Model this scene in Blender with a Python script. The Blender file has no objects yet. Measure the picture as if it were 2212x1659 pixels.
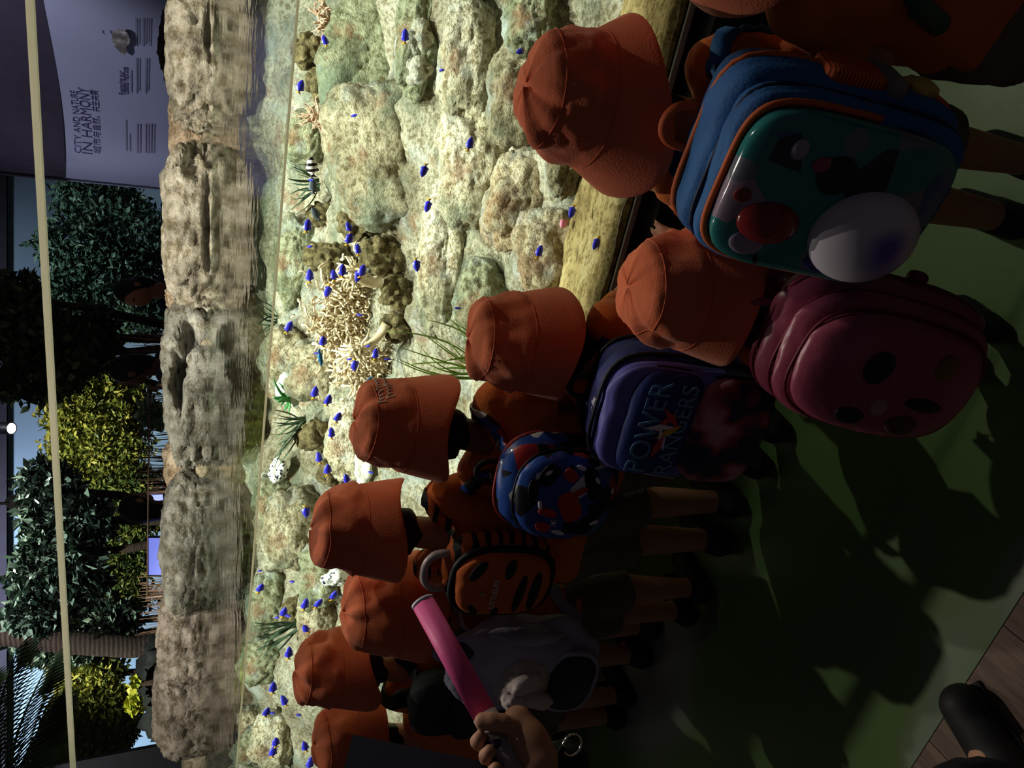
import bpy, bmesh, math, random
import numpy as np
from mathutils import Vector, Matrix, Euler

S = bpy.context.scene
COL = S.collection
rng = np.random.default_rng(7)
random.seed(7)
PI = math.pi

# ------------------------------------------------------------------ camera
CAM_H = 1.75
YAW, PITCH, FPX = math.radians(28.3), math.radians(25.8), 1661.0
FH = Vector((-math.sin(YAW), math.cos(YAW), 0))
RT = Vector((math.cos(YAW), math.sin(YAW), 0))
FW = FH * math.cos(PITCH) + Vector((0, 0, -math.sin(PITCH)))
DN = -(FH * math.sin(PITCH) + Vector((0, 0, math.cos(PITCH))))
cam_d = bpy.data.cameras.new('camera')
cam = bpy.data.objects.new('camera', cam_d); COL.objects.link(cam)
# the phone was held on its side: picture right is world down, picture up is world right
m = Matrix((DN, RT, -FW)).transposed().to_4x4()
m.translation = (0, 0, CAM_H)
cam.matrix_world = m
cam_d.sensor_fit = 'HORIZONTAL'; cam_d.sensor_width = 36.0
cam_d.lens = 36.0 * FPX / 2212.0
cam_d.clip_start = 0.02
S.camera = cam

# ------------------------------------------------------------------ world, exposure
S.view_settings.view_transform = 'Standard'
S.view_settings.look = 'None'
S.view_settings.gamma = 1.0
S.view_settings.use_curve_mapping = False
S.view_settings.exposure = 0.0
w = bpy.data.worlds.new('world'); S.world = w; w.use_nodes = True
bg = w.node_tree.nodes['Background']
bg.inputs[0].default_value = (0.55, 0.50, 0.62, 1); bg.inputs[1].default_value = 0.033

# ------------------------------------------------------------------ lights of the hall
def spot(name, loc, at, watts, angle, col=(1, .95, .85), blend=.4, size=.04):
    d = bpy.data.lights.new(name, 'SPOT'); d.energy = watts; d.color = col
    d.spot_size = math.radians(angle); d.spot_blend = blend; d.shadow_soft_size = size
    o = bpy.data.objects.new(name, d); COL.objects.link(o)
    o.location = loc
    o.rotation_euler = (Vector(at) - Vector(loc)).to_track_quat('-Z', 'Y').to_euler()
    return o
# every lamp below hangs on the ceiling above the picture, on the same tracks as the two heads in view
# downlights over the open tank
for i, (x, y, wt) in enumerate([(0.35, 2.7, 540), (-0.65, 2.6, 560), (-1.65, 2.5, 560), (-2.75, 2.4, 500), (-4.1, 2.4, 400)]):
    spot('tank_downlight_offscreen', (x, y, 4.1), (x - .05, y + 1.05, .6), wt, 57, (1.0, .98, .92), .35, .03)
# ceiling track behind the tank, thrown forward over the water onto the visitors
for (x, y, z, tx, ty, wt, an) in [(0.7, 3.7, 3.9, -.2, 1.3, 120, 56), (-1.6, 3.3, 4.35, -.9, .95, 165, 56), (-2.5, 3.4, 3.9, -1.6, 1.5, 80, 40)]:
    spot('track_spot_offscreen', (x, y, z), (tx, ty, .9), wt, an, (1.0, .90, .80), .4, .03)
# ceiling track over the planting
LB = lambda F, s, z: tuple(FH * F + RT * s + Vector((0, 0, z)))
for (F, s, z, F2_, s2, z2, wt, an, c) in [(6.0, -1.5, 4.6, 8.4, -1.0, 2.1, 700, 50, (1, .95, .78)), (6.8, -3.3, 4.6, 8.2, -3.2, 2.1, 700, 60, (1, .95, .78)), (7.7, .5, 4.8, 9.6, 1.1, 2.0, 330, 66, (.85, .92, 1)), (5.3, -1.7, 4.5, 7.0, -1.6, 2.5, 480, 48, (.95, 1, .95))]:
    spot('planting_spot_offscreen', LB(F, s, z), LB(F2_, s2, z2), wt, an, c, .5, .06)
# ceiling wash on the information wall and the far backdrop
spot('wall_wash_offscreen', (-0.9, 5.2, 4.2), (-0.7, 8.6, 2.2), 330, 62, (.82, .80, 1.0), .8, .1)
for s in (-6.5, -3.2, .2):
    spot('wall_wash_offscreen', LB(9.6, s, 4.9), LB(12, s - .2, 2.9), 1500 if s < 0 else 220, 110, (.74, .86, 1.0), .8, .2)

# ------------------------------------------------------------------ helpers
def srgb(r, g, b):
    f = lambda c: (c / 255 / 12.92) if c / 255 <= .04045 else ((c / 255 + .055) / 1.055) ** 2.4
    return (f(r), f(g), f(b), 1)

def ray(px, py):
    return FW * FPX + RT * (829.5 - py) + DN * (px - 1106.0)
CO = Vector((0, 0, CAM_H))
def pY(px, py, Y):                       # where the sight line meets the plane y = Y
    r = ray(px, py); return CO + r * (Y / r.y)
def pZ(px, py, z):
    r = ray(px, py); return CO + r * ((z - CAM_H) / r.z)
def pD(px, py, d):                       # at axial depth d
    return CO + ray(px, py) * (d / FPX)
def pF(px, py, F):                       # at level distance F ahead
    r = ray(px, py); return CO + r * (F / r.dot(FH))

TAB = rng.random((32, 32, 32)) * 2 - 1
def vnoise(P):
    P = np.asarray(P, float); i = np.floor(P).astype(int); f = P - i; f = f * f * (3 - 2 * f)
    i0 = i & 31; i1 = (i + 1) & 31
    x0, y0, z0 = i0.T; x1, y1, z1 = i1.T; fx, fy, fz = f.T
    a = TAB[x0, y0, z0] * (1 - fx) + TAB[x1, y0, z0] * fx
    b = TAB[x0, y1, z0] * (1 - fx) + TAB[x1, y1, z0] * fx
    c = TAB[x0, y0, z1] * (1 - fx) + TAB[x1, y0, z1] * fx
    d = TAB[x0, y1, z1] * (1 - fx) + TAB[x1, y1, z1] * fx
    return (a * (1 - fy) + b * fy) * (1 - fz) + (c * (1 - fy) + d * fy) * fz
def fbm(P, o=4, g=.5):
    P = np.asarray(P, float); s = 0; a = 1.0
    for k in range(o):
        s = s + a * vnoise(P + 7.3 * k); P = P * 2.03; a *= g
    return s

# ---- materials
MATS = {}
def nodes(name):
    mt = bpy.data.materials.new(name); mt.use_nodes = True
    nt = mt.node_tree
    return mt, nt, nt.nodes['Principled BSDF'], nt.nodes['Material Output']
def mat(name, col, rough=.8, col2=None, scale=8., bump=.15, bscale=40., metal=0., spec=.3, sheen=0., trans=0., coat=0., detail=4, contrast=(.35, .65)):
    if name in MATS: return MATS[name]
    mt, nt, b, out = nodes(name)
    b.inputs['Roughness'].default_value = rough; b.inputs['Metallic'].default_value = metal
    b.inputs['Specular IOR Level'].default_value = spec
    b.inputs['Sheen Weight'].default_value = sheen
    b.inputs['Coat Weight'].default_value = coat
    b.inputs['Subsurface Weight'].default_value = 0
    b.inputs['Transmission Weight'].default_value = trans
    tc = nt.nodes.new('ShaderNodeTexCoord')
    n = nt.nodes.new('ShaderNodeTexNoise'); n.inputs['Scale'].default_value = scale; n.inputs['Detail'].default_value = detail
    nt.links.new(tc.outputs['Object'], n.inputs['Vector'])
    r = nt.nodes.new('ShaderNodeValToRGB')
    r.color_ramp.elements[0].position, r.color_ramp.elements[1].position = contrast
    c2 = col2 or tuple(min(1, v * 1.22) for v in col[:3]) + (1,)
    r.color_ramp.elements[0].color = col; r.color_ramp.elements[1].color = c2
    nt.links.new(n.outputs['Fac'], r.inputs['Fac']); nt.links.new(r.outputs['Color'], b.inputs['Base Color'])
    if bump:
        n2 = nt.nodes.new('ShaderNodeTexNoise'); n2.inputs['Scale'].default_value = bscale; n2.inputs['Detail'].default_value = 5
        nt.links.new(tc.outputs['Object'], n2.inputs['Vector'])
        bp = nt.nodes.new('ShaderNodeBump'); bp.inputs['Strength'].default_value = bump; bp.inputs['Distance'].default_value = .01
        nt.links.new(n2.outputs['Fac'], bp.inputs['Height']); nt.links.new(bp.outputs['Normal'], b.inputs['Normal'])
    MATS[name] = mt
    return mt
def ramp_mat(name, cols, kind='noise', scale=8., rough=.85, bump=.6, bscale=30., dist=.02, spec=.3, stretch=(1, 1, 1), distort=0., coat=0., interp='LINEAR', detail=6, pits=0., tints=()):
    """cols: list of (position, rgba) on a noise / cell pattern"""
    if name in MATS: return MATS[name]
    mt, nt, b, out = nodes(name)
    b.inputs['Roughness'].default_value = rough; b.inputs['Specular IOR Level'].default_value = spec; b.inputs['Coat Weight'].default_value = coat
    tc = nt.nodes.new('ShaderNodeTexCoord'); mp = nt.nodes.new('ShaderNodeMapping')
    mp.inputs['Scale'].default_value = stretch
    nt.links.new(tc.outputs['Object'], mp.inputs['Vector'])
    if kind == 'noise':
        n = nt.nodes.new('ShaderNodeTexNoise'); n.inputs['Detail'].default_value = detail; n.inputs['Distortion'].default_value = distort; o = n.outputs['Fac']
        n.inputs['Roughness'].default_value = .62
    elif kind == 'cell':
        n = nt.nodes.new('ShaderNodeTexVoronoi'); o = n.outputs['Color']
    elif kind == 'wave':
        n = nt.nodes.new('ShaderNodeTexWave'); n.inputs['Distortion'].default_value = distort; n.inputs['Detail'].default_value = 2; o = n.outputs['Fac']
        n.bands_direction = 'Z'
    n.inputs['Scale'].default_value = scale
    nt.links.new(mp.outputs['Vector'], n.inputs['Vector'])
    if kind == 'cell':
        sp = nt.nodes.new('ShaderNodeSeparateColor'); nt.links.new(o, sp.inputs[0]); o = sp.outputs[0]
    r = nt.nodes.new('ShaderNodeValToRGB'); r.color_ramp.interpolation = interp
    e = r.color_ramp.elements
    e[0].position, e[0].color = cols[0]; e[1].position, e[1].color = cols[-1]
    for p, c in cols[1:-1]:
        q = e.new(p); q.color = c
    nt.links.new(o, r.inputs['Fac'])
    colout = r.outputs['Color']
    if pits:
        v = nt.nodes.new('ShaderNodeTexNoise'); v.inputs['Scale'].default_value = pits; v.inputs['Detail'].default_value = 5; v.inputs['Roughness'].default_value = .78
        nt.links.new(mp.outputs['Vector'], v.inputs['Vector'])
        r2 = nt.nodes.new('ShaderNodeValToRGB'); r2.color_ramp.elements[0].position = .40; r2.color_ramp.elements[1].position = .54
        r2.color_ramp.elements[0].color = (.42, .37, .27, 1); r2.color_ramp.elements[1].color = (1.0, 1.0, 1.0, 1)
        nt.links.new(v.outputs['Fac'], r2.inputs['Fac'])
        mx = nt.nodes.new('ShaderNodeMix'); mx.data_type = 'RGBA'; mx.blend_type = 'MULTIPLY'; mx.inputs[0].default_value = 1
        nt.links.new(colout, mx.inputs[6]); nt.links.new(r2.outputs['Color'], mx.inputs[7]); colout = mx.outputs[2]
    for (tc_, tsc, lo_, hi_, amt) in tints:          # patches of algae, rust and pale growth
        v = nt.nodes.new('ShaderNodeTexNoise'); v.inputs['Scale'].default_value = tsc; v.inputs['Detail'].default_value = 4; v.inputs['Roughness'].default_value = .6
        ad = nt.nodes.new('ShaderNodeVectorMath'); ad.operation = 'ADD'; ad.inputs[1].default_value = (tsc * 1.7, 3.1 * amt, 5)
        nt.links.new(mp.outputs['Vector'], ad.inputs[0]); nt.links.new(ad.outputs[0], v.inputs['Vector'])
        mr = nt.nodes.new('ShaderNodeMapRange'); mr.inputs[1].default_value = lo_; mr.inputs[2].default_value = hi_; mr.inputs[3].default_value = 0; mr.inputs[4].default_value = amt
        nt.links.new(v.outputs['Fac'], mr.inputs[0])
        mx = nt.nodes.new('ShaderNodeMix'); mx.data_type = 'RGBA'
        nt.links.new(mr.outputs[0], mx.inputs[0]); nt.links.new(colout, mx.inputs[6]); mx.inputs[7].default_value = tc_; colout = mx.outputs[2]
    nt.links.new(colout, b.inputs['Base Color'])
    if bump:
        n2 = nt.nodes.new('ShaderNodeTexNoise'); n2.inputs['Scale'].default_value = bscale; n2.inputs['Detail'].default_value = 6; n2.inputs['Roughness'].default_value = .65
        nt.links.new(mp.outputs['Vector'], n2.inputs['Vector'])
        bp = nt.nodes.new('ShaderNodeBump'); bp.inputs['Strength'].default_value = bump; bp.inputs['Distance'].default_value = dist
        nt.links.new(n2.outputs['Fac'], bp.inputs['Height']); nt.links.new(bp.outputs['Normal'], b.inputs['Normal'])
    MATS[name] = mt
    return mt
def emit_mat(name, col, s):
    if name in MATS: return MATS[name]
    mt, nt, b, out = nodes(name)
    b.inputs['Base Color'].default_value = col
    b.inputs['Emission Color'].default_value = col; b.inputs['Emission Strength'].default_value = s
    MATS[name] = mt; return mt
def clear_mat(name, tint, ior, rough=.0, bump=0., bscale=6., gl=(1, 1, 1, 1)):
    """thin clear sheet: passes light straight through, mirrors by Fresnel"""
    mt, nt, b, out = nodes(name); nt.nodes.remove(b)
    t = nt.nodes.new('ShaderNodeBsdfTransparent'); t.inputs[0].default_value = tint
    g = nt.nodes.new('ShaderNodeBsdfGlossy'); g.inputs['Roughness'].default_value = rough; g.inputs[0].default_value = gl
    fr = nt.nodes.new('ShaderNodeFresnel'); fr.inputs[0].default_value = ior
    mx = nt.nodes.new('ShaderNodeMixShader')
    nt.links.new(fr.outputs[0], mx.inputs[0]); nt.links.new(t.outputs[0], mx.inputs[1]); nt.links.new(g.outputs[0], mx.inputs[2])
    nt.links.new(mx.outputs[0], out.inputs[0])
    if bump:
        tc = nt.nodes.new('ShaderNodeTexCoord')
        n2 = nt.nodes.new('ShaderNodeTexNoise'); n2.inputs['Scale'].default_value = bscale; n2.inputs['Detail'].default_value = 3
        nt.links.new(tc.outputs['Object'], n2.inputs['Vector'])
        bp = nt.nodes.new('ShaderNodeBump'); bp.inputs['Strength'].default_value = bump; bp.inputs['Distance'].default_value = .01
        nt.links.new(n2.outputs['Fac'], bp.inputs['Height'])
        nt.links.new(bp.outputs['Normal'], g.inputs['Normal']); nt.links.new(bp.outputs['Normal'], fr.inputs['Normal'])
    MATS[name] = mt
    return mt

# ---- objects
def tag(o, label=None, cat=None, group=None, kind=None):
    if label: o['label'] = label
    if cat: o['category'] = cat
    if group: o['group'] = group
    if kind: o['kind'] = kind
    return o
def empty(name, mw=None, loc=None, parent=None):
    o = bpy.data.objects.new(name, None); COL.objects.link(o); o.empty_display_size = .05
    if mw is not None: o.matrix_world = mw
    if loc is not None: o.location = loc
    if parent: o.parent = parent
    return o
def mobj(name, v, f, mt, parent=None, smooth=True, loc=None):
    me = bpy.data.meshes.new(name)
    me.from_pydata([tuple(map(float, p)) for p in v] if not isinstance(v, np.ndarray) else v.tolist(), [], f if not isinstance(f, np.ndarray) else f.tolist())
    if smooth: me.shade_smooth()
    me.update()
    o = bpy.data.objects.new(name, me); COL.objects.link(o)
    if mt: me.materials.append(mt)
    if parent: o.parent = parent
    if loc is not None: o.location = loc
    return o
def dup(o, parent=None):
    c = o.copy(); COL.objects.link(c); c.parent = parent; return c

class MB:
    def __init__(s): s.v = []; s.f = []
    def add(s, v, f):
        n = len(s.v); s.v += [tuple(map(float, p)) for p in v]; s.f += [tuple(int(i) + n for i in q) for q in f]; return s
    def box(s, lo, hi, M=None):
        (a, b, c), (d, e, g) = lo, hi
        v = [Vector(p) for p in [(a, b, c), (d, b, c), (d, e, c), (a, e, c), (a, b, g), (d, b, g), (d, e, g), (a, e, g)]]
        if M: v = [M @ p for p in v]
        return s.add(v, [(0, 3, 2, 1), (4, 5, 6, 7), (0, 1, 5, 4), (1, 2, 6, 5), (2, 3, 7, 6), (3, 0, 4, 7)])
    def tube(s, pts, rad, seg=8, flat=1.0, up=None):
        P = [Vector(p) for p in pts]; n = len(P)
        R = rad if hasattr(rad, '__len__') else [rad] * n
        v = []; f = []
        nv = None
        for i in range(n):
            t = (P[min(i + 1, n - 1)] - P[max(i - 1, 0)]).normalized()
            if nv is None:
                nv = (Vector(up) if up else (Vector((0, 0, 1)) if abs(t.z) < .9 else Vector((1, 0, 0))))
            nv = (nv - t * nv.dot(t)).normalized(); bv = t.cross(nv)
            for k in range(seg):
                an = 2 * PI * k / seg
                v.append(P[i] + nv * (math.cos(an) * R[i] * flat) + bv * (math.sin(an) * R[i]))
        for i in range(n - 1):
            for k in range(seg):
                f.append((i * seg + k, i * seg + (k + 1) % seg, (i + 1) * seg + (k + 1) % seg, (i + 1) * seg + k))
        f.append(tuple(range(seg - 1, -1, -1))); f.append(tuple((n - 1) * seg + k for k in range(seg)))
        return s.add(v, f)
    def lathe(s, prof, seg=32, fn=None, closed_top=True):
        v = []; f = []
        for j, (r, z) in enumerate(prof):
            for k in range(seg):
                an = 2 * PI * k / seg
                p = (r * math.cos(an), r * math.sin(an), z)
                v.append(fn(p, an, j) if fn else p)
        n = len(prof)
        for j in range(n - 1):
            for k in range(seg):
                f.append((j * seg + k, j * seg + (k + 1) % seg, (j + 1) * seg + (k + 1) % seg, (j + 1) * seg + k))
        if closed_top: f.append(tuple((n - 1) * seg + k for k in range(seg)))
        return s.add(v, f)
    def xf(s, M): s.v = [tuple(M @ Vector(p)) for p in s.v]; return s
    def build(s, name, mt, parent=None, smooth=True, loc=None): return mobj(name, s.v, s.f, mt, parent, smooth, loc)

ICO = {}
def ico(n):
    if n not in ICO:
        bm = bmesh.new(); bmesh.ops.create_icosphere(bm, subdivisions=n, radius=1)
        bm.verts.ensure_lookup_table()
        ICO[n] = (np.array([v.co[:] for v in bm.verts]), np.array([[v.index for v in f.verts] for f in bm.faces]))
        bm.free()
    return ICO[n]
def sbox(r, e=5., n=4, wob=0., seed=0):
    d, f = ico(n); k = (np.abs(d) ** e).sum(1) ** (-1 / e)
    p = d * k[:, None]
    if wob: p = p * (1 + wob * fbm(d * 2.2 + seed, 3)[:, None])
    return p * np.array(r), f
def rock(name, loc, r, mt, seed, n=5, rot=0., amp=.28, rough=.10, tilt=(0, 0), ex=2.3, freq=1.5, parent=None, dents=()):
    d, f = ico(n); k = (np.abs(d) ** ex).sum(1) ** (-1 / ex)
    p = d * k[:, None]
    s = seed * 3.17
    h = amp * fbm(d * freq + s, 3) + rough * (1 - 2 * np.abs(fbm(d * freq * 3.4 + s + 5, 4))) * .6 + .035 * fbm(d * 15 + s, 3)
    p = p * (1 + h[:, None]) * np.array(r)
    for (cx, cz, wx, wz, dp) in dents:               # hollows worn into the side that faces the water
        g = np.clip(1.25 - np.sqrt(((p[:, 0] - cx) / wx) ** 2 + ((p[:, 2] - cz) / wz) ** 2) * (1 + .55 * fbm(p * 9 + s, 3)), 0, 1)
        g = g * g * (3 - 2 * g) * (p[:, 1] < .02)
        p[:, 1] += dp * g
    o = mobj(name, p, f, mt, parent); o.location = loc
    o.rotation_euler = (tilt[0], tilt[1], rot)
    return o

# ---- implicit surfaces for bodies, cloth and corals
def nets(v, lo, h):
    s = v < 0
    a, b, c = [n - 1 for n in v.shape]
    cnt = np.zeros((a, b, c), np.int8)
    for i in (0, 1):
        for j in (0, 1):
            for k in (0, 1): cnt += s[i:a + i, j:b + j, k:c + k]
    act = (cnt > 0) & (cnt < 8)
    C = np.argwhere(act); idx = -np.ones((a, b, c), int); idx[act] = np.arange(len(C))
    acc = np.zeros((len(C), 3)); num = np.zeros(len(C))
    cor = [(i, j, k) for i in (0, 1) for j in (0, 1) for k in (0, 1)]
    for o1 in cor:
        for ax in range(3):
            if o1[ax]: continue
            o2 = list(o1); o2[ax] = 1
            q1 = C + o1; q2 = C + o2
            v1 = v[q1[:, 0], q1[:, 1], q1[:, 2]]; v2 = v[q2[:, 0], q2[:, 1], q2[:, 2]]
            mk = (v1 < 0) != (v2 < 0)
            t = np.where(mk, v1 / np.where(mk, v1 - v2, 1), 0)
            p = np.tile(np.array(o1, float), (len(C), 1)); p[:, ax] += t
            acc += p * mk[:, None]; num += mk
    V = (C + acc / num[:, None]) * h + lo
    F = []
    for ax in range(3):
        u, w_ = [(1, 2), (2, 0), (0, 1)][ax]
        sl1 = [slice(None)] * 3; sl2 = [slice(None)] * 3
        sl1[ax] = slice(0, -1); sl2[ax] = slice(1, None)
        s1 = s[tuple(sl1)]; s2 = s[tuple(sl2)]
        E = np.argwhere(s1 != s2)
        E = E[(E[:, u] > 0) & (E[:, w_] > 0) & (E[:, u] < v.shape[u] - 1) & (E[:, w_] < v.shape[w_] - 1)]
        if not len(E): continue
        pos = s1[E[:, 0], E[:, 1], E[:, 2]]
        def cell(du, dw):
            q = E.copy(); q[:, u] += du; q[:, w_] += dw
            return idx[q[:, 0], q[:, 1], q[:, 2]]
        Q = np.stack([cell(-1, -1), cell(0, -1), cell(0, 0), cell(-1, 0)], 1)
        Q[~pos] = Q[~pos][:, ::-1]
        F.append(Q)
    return V, np.concatenate(F)
class SDF:
    def __init__(s, lo, hi, h):
        s.lo = np.array(lo, float); s.h = h
        n = np.ceil((np.array(hi) - s.lo) / h).astype(int) + 1
        s.v = np.full(n, .5, np.float32); s.n = n
    def blk(s, lo, hi):
        a = np.clip(np.floor((np.array(lo) - s.lo) / s.h).astype(int), 0, s.n)
        b = np.clip(np.ceil((np.array(hi) - s.lo) / s.h).astype(int) + 1, 0, s.n)
        if (b <= a).any(): return None, None
        sl = tuple(slice(i, j) for i, j in zip(a, b))
        G = np.stack(np.meshgrid(*[np.arange(i, j) for i, j in zip(a, b)], indexing='ij'), -1) * s.h + s.lo
        return sl, G
    def smin(s, sl, d, k):
        a = s.v[sl]
        hh = np.clip(.5 + .5 * (a - d) / k, 0, 1)
        s.v[sl] = a * (1 - hh) + d * hh - k * hh * (1 - hh)
    def cap(s, a, b, ra, rb, k=.012, lo=None, hi=None, inf=0., clipend=False):
        a = np.array(a, float); b = np.array(b, float); ra += inf; rb += inf
        mg = max(ra, rb) + k + 3 * s.h
        sl, G = s.blk(np.minimum(a, b) - mg, np.maximum(a, b) + mg)
        if sl is None: return
        ba = b - a; L2 = (ba ** 2).sum() + 1e-9
        t = np.clip(((G - a) @ ba) / L2, 0, 1)
        d = np.sqrt(((G - a - t[..., None] * ba) ** 2).sum(-1)) - (ra + (rb - ra) * t)
        if clipend: d = np.maximum(d, ((G - b) @ ba) / math.sqrt(L2))
        s.smin(sl, d, k)
    def ell(s, c, r, k=.012, inf=0., R=None):
        c = np.array(c, float); r = np.array(r, float) + inf; mg = r.max() + k + 3 * s.h
        sl, G = s.blk(c - mg, c + mg)
        if sl is None: return
        q = G - c
        if R is not None: q = q @ np.array(R)
        k0 = np.sqrt(((q / r) ** 2).sum(-1)); k1 = np.sqrt(((q / r ** 2) ** 2).sum(-1)) + 1e-6
        s.smin(sl, k0 * (k0 - 1) / k1, k)
    def grid(s):
        return np.stack(np.meshgrid(*[np.arange(n) for n in s.n], indexing='ij'), -1) * s.h + s.lo
    def noise(s, amp, f, seed=0, o=2):
        near = np.argwhere(np.abs(s.v) < max(.03, amp * 3))
        P = near * s.h + s.lo
        s.v[near[:, 0], near[:, 1], near[:, 2]] += (amp * fbm(P * np.array(f) + seed, o)).astype(np.float32)
    def cut(s, fn): s.v = np.maximum(s.v, fn(s.grid())).astype(np.float32)
    def build(s, name, mt, parent=None):
        s.v[0] = s.v[-1] = .1; s.v[:, 0] = s.v[:, -1] = .1; s.v[:, :, 0] = s.v[:, :, -1] = .1
        V, F = nets(s.v, s.lo, s.h)
        return mobj(name, V, F, mt, parent)

def text_mesh(name, body, size, mt, parent, M, ext=.0008, align='CENTER', spacing=1.0):
    cu = bpy.data.curves.new(name, 'FONT'); cu.body = body; cu.size = size; cu.extrude = ext; cu.align_x = align; cu.align_y = 'CENTER'
    cu.space_character = spacing; cu.resolution_u = 3
    t = bpy.data.objects.new(name, cu); COL.objects.link(t)
    bpy.context.view_layer.update()
    me = bpy.data.meshes.new_from_object(t.evaluated_get(bpy.context.evaluated_depsgraph_get()))
    bpy.data.objects.remove(t); bpy.data.curves.remove(cu)
    me.name = name; me.materials.clear(); me.materials.append(mt)
    o = bpy.data.objects.new(name, me); COL.objects.link(o)
    if parent: o.parent = parent
    o.matrix_local = M
    return o
# ================================================================== THE SETTING
ALGAE = (srgb(112, 126, 106), 3.0, .50, .66, .75); RUST = (srgb(150, 104, 74), 6.0, .58, .70, .6); PALE = (srgb(196, 206, 204), 4.5, .55, .70, .6)
TINTS = (ALGAE, RUST, PALE)
YG, ZW, ZB, ZT = 1.95, 1.427, 0.40, 1.952
m_vinyl = ramp_mat('vinyl_floor', [(.40, srgb(80, 108, 58)), (.60, srgb(92, 118, 68)), (.66, srgb(130, 138, 128))], scale=1.1, rough=.42, bump=.05, detail=1, spec=.4)
m_plank = ramp_mat('floor_planks', [(.3, srgb(88, 72, 62)), (.7, srgb(138, 116, 100))], scale=5, stretch=(9, .8, 1), rough=.55, bump=.25, bscale=20, dist=.004)
fl = MB().box((-14, .693, -.1), (8, 16, 0)).build('floor', m_vinyl, smooth=False); tag(fl, kind='structure')
fw = MB().box((-4, -3, -.1), (4, .692, -.006)).build('floor_wood', mat('floor_gap', srgb(30, 26, 24)), smooth=False); tag(fw, kind='structure')
pw = .1905; base_me = None
for i in range(-14, 12):
    x0 = -1.371 + pw * i + pw * 0
    for k, (a, b) in enumerate([(-3, -1.0 + .31 * (i % 3)), (-1.0 + .31 * (i % 3), .692)]):
        MB().box((x0 + .0012, a + .0012, -.05), (x0 + pw - .0012, b - .0012, .0)).build('plank', m_plank, fw, smooth=False)

# ---- tank shell
m_black = mat('black_plinth', srgb(26, 25, 27), .6, bump=.05)
m_edge, nt_, b_, o_ = nodes('acrylic_edge')
b_.inputs['Base Color'].default_value = srgb(250, 247, 234); b_.inputs['Roughness'].default_value = .25
tl_ = nt_.nodes.new('ShaderNodeBsdfTranslucent'); tl_.inputs[0].default_value = srgb(252, 248, 232); mx_ = nt_.nodes.new('ShaderNodeMixShader'); mx_.inputs[0].default_value = .7
nt_.links.new(b_.outputs[0], mx_.inputs[1]); nt_.links.new(tl_.outputs[0], mx_.inputs[2]); nt_.links.new(mx_.outputs[0], o_.inputs[0])
tank = empty('aquarium_tank', loc=(-1.6, YG, 0)); tag(tank, 'long open aquarium with a clear acrylic front on a black plinth', 'aquarium')
T = lambda x, y, z: (x + 1.6, y - YG, z)
MB().box(T(-7.5, YG - .01, 0), T(3, YG + .09, ZB - .005)).build('plinth', m_black, tank, False)
MB().box(T(-7.5, YG - .07, ZB - .07), T(3, YG - .01, ZB - .03)).build('ledge', m_black, tank, False)
m_glass = clear_mat('acrylic_panel', (.97, 1.0, .97, 1), 1.12)
MB().box(T(-7.5, YG, ZB - .005), T(3, YG + .035, ZT - .009)).build('acrylic_panel', m_glass, tank, False)
MB().box(T(-7.5, YG, ZT - .009), T(3, YG + .035, ZT + .005)).build('panel_edge', m_edge, tank, False)['label'] = 'bright polished top edge of the acrylic'
MB().box(T(-7.5, YG - .004, ZB - .012), T(3, YG + .004, ZB + .012)).build('sealant_strip', mat('sealant', srgb(160, 165, 170), .3), tank, False)

BACK = [(3.0, 6.0), (.05, 4.82), (-.43, 4.60), (-.9, 4.52), (-1.29, 4.22), (-2.1, 4.00), (-2.76, 4.03), (-3.14, 3.90), (-3.74, 3.74), (-4.2, 3.58), (-4.56, 3.49), (-7.5, 3.0)]
bx = np.array([b[0] for b in BACK][::-1]); by = np.array([b[1] for b in BACK][::-1])
def yback(x): return np.interp(x, bx, by)
def zbed(x, y):
    t = np.clip((y - 2.27) / (yback(x) - 2.20), 0, 1.15)
    z = .415 + np.interp(x, [-3.4, -1.5], [.80, .74]) * (t ** .85)
    P = np.stack([np.asarray(x) * 1.0, np.asarray(y) * 1.0, np.zeros_like(np.asarray(x, float))], -1)
    sh = np.clip((y - 2.24) / .18, 0, 1)
    return z + sh * (.085 * fbm(P * 2.6 + 3, 3) + .022 * fbm(P * 11, 3)) + .008 * fbm(P * 17, 3)
m_bed = ramp_mat('reef_bed', [(.22, srgb(96, 94, 78)), (.42, srgb(166, 158, 132)), (.56, srgb(208, 202, 178)), (.75, srgb(238, 234, 216))], scale=3.2, bump=1.0, bscale=45, dist=.03, pits=45, tints=TINTS)
nx, ny = 420, 170
xs = np.linspace(-7.5, 3, nx); tt = np.linspace(0, 1, ny)
X = np.repeat(xs[:, None], ny, 1); Yv = (YG + .036) + tt[None, :] * (yback(xs)[:, None] + .25 - YG - .036)
Zv = zbed(X.ravel(), Yv.ravel())
V = np.stack([X.ravel(), Yv.ravel(), Zv], 1)
ii = np.arange((nx - 1) * (ny - 1)); i0 = ii // (ny - 1) * ny + ii % (ny - 1)
bed = mobj('reef_bed', V, np.stack([i0, i0 + ny, i0 + ny + 1, i0 + 1], 1), m_bed); tag(bed, kind='structure')
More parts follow.
